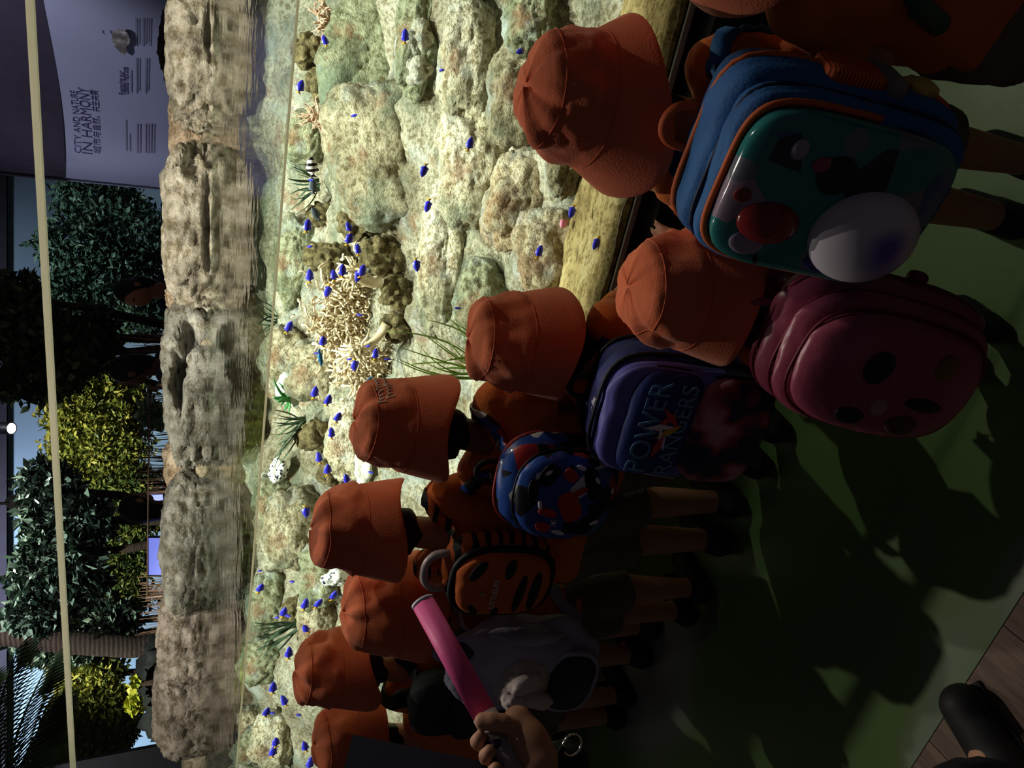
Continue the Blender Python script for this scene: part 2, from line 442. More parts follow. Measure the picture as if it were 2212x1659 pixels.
# rock-faced back wall that holds the water, its top forming the rim
m_rimwall = ramp_mat('rim_wall', [(.3, srgb(84, 74, 60)), (.7, srgb(140, 124, 102))], scale=5, bump=.7, bscale=20, pits=22)
v = []; f = []
for i, x in enumerate(np.linspace(-7.5, 3, 120)):
    yb = float(yback(x)); wv = .03 * float(fbm(np.array([[x * 3, 0, 1]]), 3)[0])
    for (dy, z) in [(0, .9), (.0, 1.42), (.03 + wv, 1.47 + wv), (.35, 1.50 + wv), (.42, 0)]:
        v.append((x, yb + dy + wv, z))
for i in range(119):
    for k in range(4): f.append((i * 5 + k, i * 5 + k + 1, i * 5 + k + 6, i * 5 + k + 5))
tag(mobj('wall_rim', v, f, m_rimwall), kind='structure')

# ---- water
m_water = clear_mat('water_surface', (.90, .97, .92, 1), 1.30, .035, .22, 7)
v = []; f = []
for x in np.linspace(-7.5, 3, 60):
    v += [(x, YG + .036, ZW), (x, float(yback(x)) + .1, ZW)]
f = [(2 * i, 2 * i + 2, 2 * i + 3, 2 * i + 1) for i in range(59)]
wat = mobj('water', v, f, m_water, smooth=False); tag(wat, 'still clear water filling the aquarium up to the rim rocks', 'water', kind='stuff')
me_ = MB().box((-7.5, YG + .0345, ZW - .003), (3, YG + .0385, ZW + .003)).build('meniscus', m_edge, wat, False)

# ---- rocks standing on the rim
def rimmat(name, a, b, c, st=(1, 1, 1)): return ramp_mat(name, [(.25, a), (.5, b), (.75, c)], scale=4.5, bump=.9, bscale=16, dist=.03, pits=14, stretch=st)
rm_taupe = rimmat('rim_taupe', srgb(84, 72, 64), srgb(118, 104, 94), srgb(146, 132, 122))
rm_grey = rimmat('rim_grey', srgb(62, 58, 50), srgb(108, 102, 92), srgb(148, 142, 132))
rm_tan = rimmat('rim_tan', srgb(118, 94, 74), srgb(166, 142, 118), srgb(198, 180, 158))
rm_rough = rimmat('rim_rough', srgb(76, 68, 58), srgb(134, 122, 106), srgb(180, 168, 152))
RIM = [  # y0, y1, top x, base x, material, set-back, label
    (1435, 1628, 334, 428, rm_taupe, .02, 'smooth taupe rim rock at the far dark end of the water'),
    (1275, 1470, 343, 431, rm_taupe, .03, 'taupe rim rock with a straight side seam, beside the smooth end rock'),
    (1030, 1315, 352, 435, rm_grey, .02, 'long grey-brown rim rock under the person in black'),
    (955, 1065, 356, 434, rm_tan, .16, 'narrow tan rim rock set back between two grey boulders'),
    (655, 990, 355, 446, rm_grey, .02, 'grey rim boulder with two dark hollows'),
    (590, 690, 364, 447, rm_tan, .16, 'pale tan rim rock set back in a gap between hollowed boulders'),
    (322, 645, 356, 453, rm_rough, .02, 'pitted rim boulder with a deep cave at one end'),
    (185, 352, 366, 446, rm_tan, .09, 'cream grooved rim rock next to the pitted boulder'),
    (-75, 238, 362, 456, rm_rough, .02, 'rough speckled rim boulder below the snail picture'),
    (-60, 128, 350, 435, rm_taupe, .42, 'low lilac-grey rock behind the speckled rim boulder')]
DENTS = {4: [(728, .05, 50, .06), (850, .10, 60, .025)], 6: [(360, .06, 36, .06), (480, -.01, 110, .02)], 8: [(60, -.01, 60, .018)]}
for i, (y0, y1, tx, bxp, mt, back, lab) in enumerate(RIM):
    yc = (y0 + y1) / 2; g = pZ(bxp, yc, ZW)
    d = (g - CO).dot(FW); g = g + FH * (back + .11)
    wpx = (y1 - y0) / FPX * d
    zt = pF(tx, yc, (g - CO).dot(FH)).z
    hz = (zt - (ZW - .16)) / 2
    o = rock('rim_rock', (g.x, g.y, zt - hz * 1.0), (wpx * .53, .20, hz * .98), mt, 40 + i, 5, YAW, amp=.10, rough=.13, ex=3.4, freq=1.6, dents=[((yc - a) / FPX * d, (ZW + .03 + b) - (zt - hz), wa / FPX * d, hb, .11) for a, b, wa, hb in DENTS.get(i, [])])
    tag(o, lab, 'rock', 'rocks along the tank rim')

# ================================================================== REEF
def bedhit(px, py):
    r = ray(px, py); t0 = YG / r.y
    ts = np.linspace(t0, t0 * 2.6, 500); x = r.x * ts; y = r.y * ts; z = CAM_H + r.z * ts
    k = np.argmax(z < zbed(x, y))
    if z[k] >= zbed(x[k:k + 1], y[k:k + 1])[0]: k = 400
    return Vector((x[k], y[k], z[k]))
rk_tan = ramp_mat('reef_rock_tan', [(.25, srgb(104, 98, 76)), (.45, srgb(164, 154, 124)), (.60, srgb(200, 190, 160)), (.8, srgb(232, 226, 206))], scale=5, bump=1.0, bscale=42, dist=.03, pits=42, tints=TINTS)
rk_cream = ramp_mat('reef_rock_cream', [(.25, srgb(150, 138, 104)), (.5, srgb(222, 212, 180)), (.75, srgb(250, 245, 226))], scale=6, bump=1.0, bscale=40, dist=.03, pits=48, tints=TINTS)
rk_green = ramp_mat('reef_rock_green', [(.25, srgb(92, 96, 74)), (.5, srgb(146, 150, 120)), (.75, srgb(196, 196, 164))], scale=5, bump=.9, bscale=36, dist=.025, pits=38, tints=TINTS)
rk_pink = ramp_mat('reef_rock_pink', [(.25, srgb(134, 104, 84)), (.42, srgb(190, 166, 130)), (.6, srgb(226, 214, 182)), (.72, srgb(206, 168, 160))], scale=7, bump=1.0, bscale=42, dist=.03, pits=46, tints=TINTS)
cor_brown = ramp_mat('coral_brown', [(.3, srgb(62, 56, 36)), (.5, srgb(112, 100, 66)), (.72, srgb(172, 156, 112))], scale=26, bump=1.0, bscale=70, dist=.02)
REEF = [  # px, py, half-height px, half-width px, material, roll, seed, label
    (835, 330, 118, 155, rk_tan, -.25, 1, 'big rounded tan reef boulder with a green cleft'),
    (800, 110, 92, 130, rk_green, .3, 2, 'green-grey slanted reef boulder behind the branching corals'),
    (905, 80, 45, 120, rk_green, .1, 3, 'shaded olive reef slab beside a cluster of knobs'),
    (1010, 130, 62, 150, rk_cream, 0, 4, 'bright cream reef ledge dotted with pits'),
    (1020, 350, 70, 130, rk_cream, -.15, 5, 'bright cream reef ridge below the big tan boulder'),
    (965, 560, 55, 160, rk_cream, .05, 6, 'long pale reef ridge under the brown coral mass'),
    (1120, 440, 72, 105, rk_pink, .2, 7, 'pink-flecked reef boulder with a forked shadow crack'),
    (1180, 545, 70, 95, rk_pink, -.1, 8, 'pinkish reef boulder just above the flat front slab'),
    (1050, 650, 62, 90, rk_green, .1, 9, 'blue-grey reef boulder with dark dots beside the green sea grass'),
    (1130, 200, 70, 110, rk_tan, .2, 10, 'tan reef boulder beside the hat above the blue backpack'),
    (1150, 40, 60, 80, rk_green, 0, 11, 'smooth olive reef slab near the tank front'),
    (1230, 300, 42, 110, rk_tan, 0, 12, 'low sunlit reef rock along the front slab'),
    (640, 560, 40, 90, rk_green, .1, 13, 'grooved green reef rock near the waterline'),
    (665, 300, 42, 60, rk_green, .2, 14, 'small green reef rock by the striped fish'),
    (690, 790, 60, 70, rk_tan, 0, 15, 'knobbly tan reef rock beside the soft corals'),
    (625, 760, 45, 60, rk_tan, .2, 16, 'mottled tan reef rock by the dark waterline blades'),
    (760, 950, 50, 90, rk_cream, .1, 17, 'pale reef rock behind the lettered orange hat'),
    (640, 1135, 62, 85, rk_tan, -.1, 18, 'round speckled tan reef rock with green patches'),
    (600, 1070, 45, 50, rk_green, 0, 19, 'dark green reef rock under the rim reflection'),
    (700, 1230, 45, 70, rk_green, .15, 20, 'pale green reef rock beside the dotted white clam'),
    (585, 1290, 42, 70, rk_green, 0, 21, 'smooth grey-green reef slab near the waterline'),
    (570, 1420, 40, 55, rk_green, .3, 22, 'shadowed green reef rock among the dark grass'),
    (690, 1330, 42, 60, rk_tan, 0, 23, 'streaked pale reef slab behind the bare far hat'),
    (600, 1590, 50, 70, rk_cream, .1, 24, 'streaked cream reef slab at the dim end of the tank'),
    (555, 1600, 36, 45, rk_green, 0, 25, 'round dark green reef stone at the dim end of the tank'),
    (545, 1545, 26, 26, rk_tan, 0, 26, 'small egg-shaped reef stone at the dim end of the tank'),
]
reef_objs = []
for (px, py, hx, hy, mt, roll, sd, lab) in REEF:
    g = bedhit(px, py); d = (g - CO).dot(FW); s = d / FPX
    o = rock('reef_rock', (g.x, g.y - .02, g.z + .01), (hy * s, max(.09, .8 * min(hx, hy) * s), hx * s * 1.02), mt, sd, 5, YAW * .6, amp=.20, rough=.07, tilt=(-.35, roll), ex=2.6)
    tag(o, lab, 'rock', 'rocks of the reef'); reef_objs.append(o)
# flat front slab of the reef
m_slab = ramp_mat('front_slab', [(.3, srgb(132, 112, 70)), (.55, srgb(184, 164, 112)), (.8, srgb(212, 196, 150))], scale=4, bump=.7, bscale=26, dist=.015, pits=30, stretch=(1, 2, 1))
nv = 300; v = []; f = []
for i in range(nv):
    x = -7.5 + 10.5 * i / (nv - 1)
    n_ = .018 * float(fbm(np.array([[x * 5, 2, 0]]), 4)[0])
    for (y, z) in [(1.99, .36), (1.99, .435), (2.02, .447), (2.12, .450 + n_ * .3), (2.235 + n_, .452), (2.255 + n_, .438), (2.262 + n_, .35)]: v.append((x, y, z))
for i in range(nv - 1):
    for k in range(6): f.append((i * 7 + k, i * 7 + k + 7, i * 7 + k + 8, i * 7 + k + 1))
tag(mobj('reef_slab', v, f, m_slab), 'long flat tan slab along the foot of the acrylic front', 'rock slab')

# brown lumpy corals (each head a separate colony)
CORAL = [(700, 455, 26, 22, 'small brown lumpy coral by the grey fish'), (775, 475, 40, 34, 'knobbly brown coral head against the big tan boulder'), (735, 560, 44, 48, 'brown bubbly coral under blue fish'),
         (830, 540, 52, 50, 'large brown lumpy coral head in the middle of the reef'), (865, 620, 46, 44, 'dark brown coral head beside the smooth siphon'), (860, 690, 30, 40, 'speckled brown coral head above the sea grass'),
         (690, 545, 24, 40, 'thin brown coral crust on the green groove rock'), (700, 180, 30, 40, 'brown coral lumps between the two branching corals'), (675, 110, 34, 40, 'pale brown coral lumps behind the branching coral'),
         (690, 925, 44, 52, 'spiky brown coral cone by the white sand'), (720, 1000, 26, 34, 'dark brown coral foot beside the pale ridge'), (650, 1300, 36, 34, 'speckled brown coral near the far hats'), (905, 150, 24, 30, 'cream coral knob over the dark cleft'),
         (620, 1060, 24, 20, 'small pitted coral near the dotted shrimp'), (905, 80, 30, 30, 'cream coral knob over the dark cleft, next to a blue fish')]
for i, (px, py, hx, hy, lab) in enumerate(CORAL):
    g = bedhit(px, py); d = (g - CO).dot(FW); s = d / FPX; c = g + Vector((0, -.07, .03))
    sx, sy, sz = hy * s, .07, hx * s
    q = SDF((-sx - .05, -sy - .05, -sz - .05), (sx + .05, sy + .05, sz + .05), .007)
    q.ell((0, 0, 0), (sx * .8, sy * .8, sz * .8), .01)
    for k in range(int(26 + 700 * sx * sz * 4)):
        a = rng.normal(size=3); a /= np.linalg.norm(a)
        q.ell(a * (sx * .85, sy * .85, sz * .85), [rng.uniform(.012, .026)] * 3, .006)
    q.noise(.006, 60, i)
    o = q.build('coral_head', cor_brown if i not in (12, 14) else rk_cream); o.location = c; o.rotation_euler = (0, 0, .3 * i)
    tag(o, lab, 'coral', 'lumpy corals')
# branching pink corals
m_branch = mat('branch_coral', srgb(176, 138, 112), .7, srgb(222, 190, 164), 20, .4)
m_soft = mat('soft_coral', srgb(206, 184, 146), .5, srgb(240, 226, 196), 14, .2, spec=.5)
def branching(px, py, rpx, n, lab, depth=2, off=-.10):
    g = bedhit(px, py) + Vector((0, off, .02)); s = (g - CO).dot(FW) / FPX; R = rpx * s
    root = empty('branching_coral', loc=g); tag(root, lab, 'coral', 'branching corals')
    for i in range(n):
        mb = MB()
        an = 2 * PI * i / n + rng.uniform(-.3, .3); el = rng.uniform(.1, 1.1)
        d0 = Vector((math.cos(an) * math.cos(el), -.6 * abs(math.sin(an)) * math.cos(el), math.sin(el) + .15 * math.sin(an))).normalized()
        def grow(p, d, L, r, dep):
            pts = [p]
            for k in range(4):
                d = (d + Vector(rng.normal(size=3)) * .22).normalized(); pts.append(pts[-1] + d * L / 4)
            mb.tube(pts, [r, r * .9, r * .8, r * .65, r * .4], 6)
            if dep:
                for q in range(2):
                    grow(pts[2 + q], (d + Vector(rng.normal(size=3)) * .6).normalized(), L * .6, r * .6, dep - 1)
        grow(Vector((0, 0, 0)), d0, R * rng.uniform(.7, 1.1), R * .085, depth)
        mb.build('branch', m_branch, root)
branching(715, 45, 62, 9, 'pink-brown branching coral with long thin arms')
branching(690, 245, 40, 10, 'tufted pink-brown branching coral')
# finger corals: a fleshy stalk crowned with tentacles
def finger(px, py, tx, ty, wpx, lab, n=70, spread=60, off=-.14):
    g = bedhit(px, py); yy = g.y + off; a = pY(px, py, yy); b = pY(tx, ty, yy - .03); s = (a - CO).dot(FW) / FPX
    root = empty('finger_coral', loc=a); tag(root, lab, 'coral', 'finger corals'); T_ = b - a
    side = T_.cross(Vector((0, 1, 0))).normalized()
    pts = [T_ * t + side * (math.sin(t * PI) * wpx * s * .5) for t in np.linspace(0, 1, 7)]
    MB().tube(pts, [wpx * s * k for k in (.55, .5, .46, .44, .46, .55, .4)], 10).build('stalk', m_soft, root)
    mb = MB()
    for k in range(n):
        p = T_ * rng.uniform(.85, 1.05) + side * rng.uniform(-.5, .5) * wpx * s * 1.6 + Vector((0, rng.uniform(-.03, .0), 0))
        d = (T_.normalized() * .8 + Vector(rng.normal(size=3)) * .7).normalized(); L = rng.uniform(.4, 1.0) * spread * s
        q = [p]
        for j in range(3):
            d = (d + Vector(rng.normal(size=3)) * .35).normalized(); q.append(q[-1] + d * L / 3)
        mb.tube(q, [3.2 * s, 3.0 * s, 2.6 * s, 1.8 * s], 5)
    tag(mb.build('tentacles', m_soft, root), kind='stuff')
finger(822, 610, 765, 585, 24, 'smooth cream finger coral curling over brown coral', 40, 45)
finger(835, 700, 770, 760, 20, 'forked cream finger coral above the sea grass', 50, 60)
# carpet of tentacles between them
def carpet(px, py, hx, hy, n, lab, mt, off=-.10):
    c = bedhit(px, py); root = None; mb = MB()
    for k in range(n):
        x = px + rng.normal() * hx * .5; y = py + rng.normal() * hy * .5
        p = pY(x, y, bedhit(px, py).y + off); s = (p - CO).dot(FW) / FPX
        d = Vector((rng.normal() * .6, -.7, rng.normal() * .6 - .1)).normalized(); q = [p - c]
        for j in range(3):
            d = (d + Vector(rng.normal(size=3)) * .45).normalized(); q.append(q[-1] + d * rng.uniform(6, 13) * s)
        mb.tube(q, [3.4 * s, 3.0 * s, 2.6 * s, 1.6 * s], 5)
    o = mb.build('tentacle_coral', mt, loc=c); tag(o, lab, 'coral', kind='stuff')
carpet(745, 690, 62, 95, 900, 'carpet of short cream coral tentacles over brown coral', m_soft)
carpet(790, 800, 50, 60, 420, 'patch of cream coral tentacles behind the lettered hat', m_soft)

# sea grass: blades are parts
m_grass = mat('sea_grass', srgb(96, 128, 44), .5, srgb(150, 176, 70), 9, .1, spec=.5)
m_grassd = mat('dark_grass', srgb(30, 50, 36), .6, srgb(84, 110, 80), 12, .1)
m_grassg = mat('leaf_grass', srgb(36, 104, 52), .5, srgb(80, 150, 84), 9, .1)
def grass(px, py, tips, wpx, mt, lab, Y=None, off=-.12, sag=.15):
    g = bedhit(px, py); yy = Y if Y else g.y + off
    a = pY(px, py, yy); s = (a - CO).dot(FW) / FPX
    root = empty('sea_grass', loc=a); tag(root, lab, 'plant', 'clumps of sea grass')
    for (tx, ty) in tips:
        b = pY(tx, ty, yy + rng.uniform(-.08, .03)); T_ = b - a; side = T_.cross(Vector((0, 1, 0))).normalized() * rng.uniform(-sag, sag) * T_.length
        st = Vector((rng.uniform(-1, 1), rng.uniform(-1, 1), 0)) * 10 * s
        pts = [st * (1 - t) + T_ * t + side * math.sin(t * PI) for t in np.linspace(0, 1, 9)]
        MB().tube(pts, [wpx * s * k for k in (.45, .5, .5, .5, .48, .44, .36, .25, .08)], 6, flat=.35).build('blade', mt, root)
grass(1062, 812, [(832, 715), (850, 745), (842, 772), (890, 700), (920, 690), (948, 668), (968, 690), (900, 740), (870, 790), (905, 775), (935, 730), (960, 720), (985, 745), (880, 820), (930, 800), (960, 780), (1000, 720), (850, 770), (910, 830), (975, 810)], 8, m_grass, 'bright green sea grass between two orange hats', Y=2.32)
grass(690, 400, [(622 + 7 * (k % 4), 350 + 9 * k) for k in range(14)], 7, m_grassd, 'dark feathery sea plant next to the black and white fish')
grass(660, 905, [(588 + 5 * (k % 3), 885 + 9 * k) for k in range(16)], 6, m_grassd, 'fan of dark striped sea grass next to the coral cone')
grass(652, 1345, [(545 + 9 * (k % 4), 1345 + 8 * k) for k in range(12)], 6, m_grassd, 'dark green sea grass bending towards the dim end')
grass(625, 865, [(590 + 8 * (k % 5), 815 + 9 * k) for k in range(10)], 13, m_grassg, 'leafy green sea plant beside the white sand')
grass(600, 690, [(548 + 8 * (k % 3), 640 + 9 * k) for k in range(12)], 4, m_grassd, 'thin dark blades standing in for a reflection at the waterline', off=-.5)  # no real plant: blades put in to imitate a dark reflection

# white sand pockets
m_sand = mat('white_sand', srgb(200, 204, 186), .95, srgb(232, 232, 216), 60, .5, 160)
for (px, py, hx, hy, lab) in [(640, 840, 34, 40, 'white sand pocket with grey coral fingers'), (720, 1180, 24, 60, 'white sand pocket beside a spotted hat brim'), (1215, 640, 24, 70, 'bright white sand strip behind the low orange shoulder'), (790, 1010, 34, 60, 'bright sand pocket between two far hats')]:
    g = bedhit(px, py); s = (g - CO).dot(FW) / FPX
    p, fc = sbox((hy * s, .10, hx * s), 2.2, 4, .25, px)
    o = mobj('sand_pocket', p, fc, m_sand); o.location = g + Vector((0, .04, .0)); tag(o, lab, 'sand', 'sand pockets')

# ---- fish
m_fish = mat('fish_blue', srgb(44, 40, 205), .35, srgb(70, 70, 235), 40, .05, spec=.5)
m_tail = mat('fish_tail', srgb(236, 178, 30), .4, bump=0)
m_striped = ramp_mat('fish_striped', [(.48, srgb(245, 245, 240)), (.52, srgb(30, 24, 24))], kind='wave', scale=1.1, rough=.4, bump=0, interp='CONSTANT', stretch=(1, 1, 1))
m_wrasse = mat('fish_wrasse', srgb(24, 70, 130), .35, srgb(60, 140, 180), 30, 0)
m_silver = mat('fish_silver', srgb(220, 222, 226), .3, bump=0)
m_greyfish = mat('fish_grey', srgb(70, 78, 84), .5, bump=0)
def fish_mesh(asp=.5, th=.22):
    v = []; f = []; n = 12; sg = 10
    for i in range(n):
        t = i / (n - 1); z = .5 - t * .86
        h = asp * .5 * (math.sin(PI * min(1, t * .97 + .015)) ** .75) + .02 * t; wd = th * .5 * (math.sin(PI * min(1, t * .93 + .03)) ** .8) + .006
        for k in range(sg):
            a = 2 * PI * k / sg; v.append((wd * math.cos(a), h * math.sin(a), z))
    for i in range(n - 1):
        for k in range(sg): f.append((i * sg + k, i * sg + (k + 1) % sg, (i + 1) * sg + (k + 1) % sg, (i + 1) * sg + k))
    f += [tuple(range(sg)), tuple((n - 1) * sg + k for k in reversed(range(sg)))]
    # dorsal and belly fins
    for sgn in (1, -1):
        b = len(v)
        v += [(.01, sgn * asp * .40, .15), (-.01, sgn * asp * .40, .15), (0, sgn * asp * .62, -.18), (.01, sgn * asp * .2, -.3), (-.01, sgn * asp * .2, -.3)]
        f += [(b, b + 2, b + 3), (b + 1, b + 4, b + 2), (b, b + 1, b + 2), (b + 3, b + 2, b + 4)]
    return v, f
def tail_mesh(asp=.5):
    v = [(.012, .05, -.33), (-.012, .05, -.33), (.012, -.05, -.33), (-.012, -.05, -.33), (0, asp * .42, -.56), (0, -asp * .42, -.56), (.006, 0, -.47), (-.006, 0, -.47)]
    return v, [(0, 4, 6), (0, 6, 2), (2, 6, 5), (1, 7, 4), (1, 3, 7), (3, 5, 7), (0, 1, 4), (2, 5, 3), (4, 7, 6), (5, 6, 7), (0, 2, 3, 1)]
FISH = """702,88,a 649,187,u 875,78,u 954,152,r 764,250,r 1015,311,u 916,368,d 671,389,r 664,488,u 669,533,r 754,491,a 754,516,u 773,539,a 924,444,d 900,572,d
740,585,u 669,596,u 721,595,a 774,595,d 782,586,u 708,628,d 776,680,r 990,666,l 624,707,u 698,738,u 683,763,r 755,776,r 766,788,d 795,748,r 811,765,a 839,776,l 952,818,r
680,848,u 709,865,u 730,902,u 716,936,a 689,989,a 708,1015,u 749,1035,a 661,1105,d 801,1020,r 790,845,a 562,1233,r 631,1256,r 562,1271,u 659,1306,u 688,1304,u 721,1287,u
613,1323,u 598,1334,r 661,1359,a 624,1411,u 590,1486,u 614,1514,a 576,1539,u 588,1540,r 645,1544,r 596,1604,u 590,1624,u 659,1613,a 670,1649,u 710,1654,a 1125,111,l 1236,457,d 1165,544,u 1288,525,d
622,1330,r 586,1622,r""".split()
fv, ff = fish_mesh(); tv, tf = tail_mesh()
proto_b = proto_t = None
for i, q in enumerate(FISH):
    x, y, dr = q.split(','); x = int(x); y = int(y)
    g = bedhit(x, y); Y = YG + .10 + (g.y - YG - .2) * random.uniform(.25, .62)
    if Y > 2.9: Y = 2.9
    p = pY(x, y, Y); s = (p - CO).dot(FW) / FPX; L = {'u': 31, 'd': 31, 'a': 27, 'r': 20, 'l': 24}[dr] * s
    # heading seen from the front: u = to the right, d = to the left, r/l/a = turned more or less towards or away from the glass
    hd = {'u': Vector((1, .1, -.1)), 'd': Vector((-1, -.1, .15)), 'a': Vector((.8, .5, .3)), 'r': Vector((.5, -.8, -.25)), 'l': Vector((.1, -.3, .9))}[dr]
    hd = (hd + Vector(rng.normal(size=3)) * .16).normalized()
    zz = hd; yy = (Vector((0, 0, 1)) - zz * zz.z); yy.normalize(); xx = yy.cross(zz)
    M = Matrix((xx, yy, zz)).transposed().to_4x4(); M.translation = p
    root = empty('damselfish', M @ Matrix.Scale(L, 4))
    if proto_b is None:
        proto_b = mobj('body', fv, ff, m_fish, root); proto_t = mobj('tail', tv, tf, m_tail, root)
    else:
        dup(proto_b, root); dup(proto_t, root)
    where = ('low over the front slab' if x > 1100 else 'by the branching corals' if y < 420 and x < 800 else 'over the cream ledge by the tan boulder' if y < 450 and x > 850 else 'over the knobbly brown coral heads' if y < 640
             else 'around the finger corals and sea grass' if y < 830 else 'between the white sand and the coral cone' if y < 1060 else 'past the striped grass behind the far hats' if y < 1450 else 'beside the dark column at the tank end')
    tag(root, 'bright blue damselfish with a yellow tail ' + where, 'fish', 'blue damselfish ' + where)
def one_fish(px, py, L, hd, mt, name, lab, asp=.5, Y=2.5, th=.22, grp=None):
    p = pY(px, py, Y); s = (p - CO).dot(FW) / FPX; v_, f_ = fish_mesh(asp, th); a, b = tail_mesh(asp)
    zz = Vector(hd).normalized(); yy = (Vector((0, 0, 1)) - zz * zz.z).normalized(); xx = yy.cross(zz)
    M = Matrix((xx, yy, zz)).transposed().to_4x4(); M.translation = p
    root = empty(name, M @ Matrix.Scale(L * s, 4)); mobj('body', v_, f_, mt, root); mobj('tail', a, b, mt, root)
    tag(root, lab, 'fish', grp)
one_fish(674, 361, 44, (1, 0, .2), m_striped, 'striped_fish', 'black and white banded fish beside the dark sea plant', .55, 2.8)
one_fish(676, 402, 34, (1, .2, .1), m_greyfish, 'grey_fish', 'small dull grey stand-in for the ghost image of the banded fish', .5, 2.85)  # grey body imitates the faint ghost image of the banded fish
one_fish(682, 462, 34, (.8, 0, .6), m_greyfish, 'grey_fish', 'dark grey fish above the brown corals', .45, 2.8)
one_fish(692, 773, 42, (-1, 0, -.25), m_wrasse, 'wrasse', 'slender teal wrasse over the knobbly tan rock', .22, 2.6, .12)
one_fish(795, 822, 28, (.7, 0, -.6), m_wrasse, 'wrasse', 'slender dark blue wrasse just above the lettered hat', .24, 2.5, .12)
one_fish(1363, 68, 34, (0, 0, 1), m_silver, 'silver_fish', 'pale silvery fish low in front of the flat slab', .3, 2.05, .15)
# dotted white clam-like animals and a pink tag
m_dots = ramp_mat('white_dotted', [(.0, srgb(250, 250, 246)), (.82, srgb(250, 250, 246)), (.86, srgb(30, 44, 60))], kind='cell', scale=95, rough=.4, bump=.1, interp='CONSTANT')
for (px, py, hx, hy, lab) in [(601, 1017, 18, 34, 'white fish with black dots near the waterline'), (728, 1248, 30, 22, 'white giant clam with blue-black dots beside a hat')]:
    g = bedhit(px, py) + Vector((0, -.12, .02)); s = (g - CO).dot(FW) / FPX
    p, fc = sbox((hy * s, .03, hx * s), 2.0, 4, .3, px); o = mobj('spotted_animal', p, fc, m_dots); o.location = pY(px, py, g.y); tag(o, lab, 'sea animal')
m_pink = mat('pink_tag', srgb(232, 140, 170), .6, bump=0)
for (px, py, r_, lab) in [(1217, 483, 8, 'pink plastic tag on the pinkish boulder'), (697, 971, 6, 'small pink starfish on the coral cone')]:
    g = bedhit(px, py); p_ = pY(px, py, g.y - .10); s = (p_ - CO).dot(FW) / FPX
    p, fc = sbox((r_ * s * 1.1, r_ * s * .6, r_ * s), 4, 3, .12, px); o = mobj('pink_marker', p, fc, m_pink); o.location = p_; tag(o, lab, 'marker')
m_grayc = mat('grey_coral', srgb(150, 156, 150), .8, srgb(196, 200, 190), 20, .5)
for k, (px, py, tx, ty) in enumerate([(655, 818, 612, 808), (660, 832, 618, 838)]):
    g = bedhit(px, py); a = pY(px, py, g.y - .08); b = pY(tx, ty, g.y - .1); s = (a - CO).dot(FW) / FPX
    o = MB().tube([Vector((0, 0, 0)), (b - a) * .35, (b - a) * .7, b - a], [10 * s, 11 * s, 9 * s, 5 * s], 10).build('sea_cucumber', m_grayc, loc=a)
    tag(o, ['thick grey sea cucumber on white sand, bent stub', 'thinner grey sea cucumber lying along the white sand'][k], 'sea animal')
# ================================================================== BACKGROUND
m_wall = mat('backdrop_paint', srgb(120, 138, 158), .9, srgb(132, 150, 168), .6, .04)
m_wall2 = m_wall
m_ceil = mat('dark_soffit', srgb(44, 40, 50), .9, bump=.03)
def slab_f(name, pts, z0, z1, mt, th=.1):          # upright wall through ground points
    v = []; f = []
    for p in pts: v += [(p[0], p[1], z0), (p[0], p[1], z1)]
    n = len(pts)
    for p in pts: q = Vector((p[0], p[1], 0)) + FH * th; v += [(q.x, q.y, z0), (q.x, q.y, z1)]
    for i in range(n - 1):
        f.append((2 * i, 2 * i + 2, 2 * i + 3, 2 * i + 1)); k = 2 * n
        f.append((k + 2 * i, k + 2 * i + 1, k + 2 * i + 3, k + 2 * i + 2)); f.append((2 * i + 1, 2 * i + 3, k + 2 * i + 3, k + 2 * i + 1))
    return mobj(name, v, f, mt, smooth=False)
zt_b = pF(17, 1200, 12).z
A_ = pF(300, 2100, 12); B_ = pF(300, 992, 12); C_ = pF(300, 200, 12)
tag(slab_f('wall_back_left', [A_, B_], 0, zt_b, m_wall2), kind='structure')
tag(slab_f('wall_back', [B_, C_], 0, zt_b, m_wall), kind='structure')
A2 = pF(300, 2100, 11.9); C2 = pF(300, 200, 11.9)
tag(slab_f('ceiling', [A2, C2], zt_b, zt_b + 1.6, m_ceil, .3), kind='structure')
# curved information wall
zt_w = pF(85, 0, 6.2).z
topx = [(66, -260), (76, -120), (85, 0), (103, 50), (116, 100), (124, 150), (130, 200), (134, 250), (137, 300), (139, 345), (141, 384)]
pc_ = np.polyfit([y for x, y in topx], [x for x, y in topx], 4)
WP = [pZ(float(np.polyval(pc_, y)), float(y), zt_w) for y in np.linspace(-260, 384, 44)]
m_info = mat('info_wall', srgb(146, 146, 172), .8, srgb(154, 154, 180), .6, .02)
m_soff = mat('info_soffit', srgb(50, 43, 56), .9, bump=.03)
infow = slab_f('wall_info', WP, 0, zt_w, m_info, .12); infow.data.shade_smooth(); infow.data.set_sharp_from_angle(angle=.6); tag(infow, kind='structure')
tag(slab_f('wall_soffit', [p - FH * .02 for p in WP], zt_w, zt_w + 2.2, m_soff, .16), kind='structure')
def wallhit(px, py):
    r = ray(px, py)
    for a, b in zip(WP[:-1], WP[1:]):
        t = Vector((b.x - a.x, b.y - a.y, 0)); n = Vector((-t.y, t.x, 0)).normalized()
        k = (Vector((a.x, a.y, 0)) - Vector((0, 0, 0))).dot(n) / Vector((r.x, r.y, 0)).dot(n)
        p = CO + r * k
        s = (Vector((p.x - a.x, p.y - a.y, 0))).dot(t) / t.length_squared
        if -.001 <= s <= 1.001:
            if n.dot(FH) > 0: n = -n
            return p, -t.normalized(), n
    return pF(px, py, 7), RT, -FH
m_ink = mat('print_ink', srgb(58, 52, 92), .8, bump=0)
m_inkg = mat('print_ink_grey', srgb(112, 108, 132), .8, bump=0)
ARC = [0.]
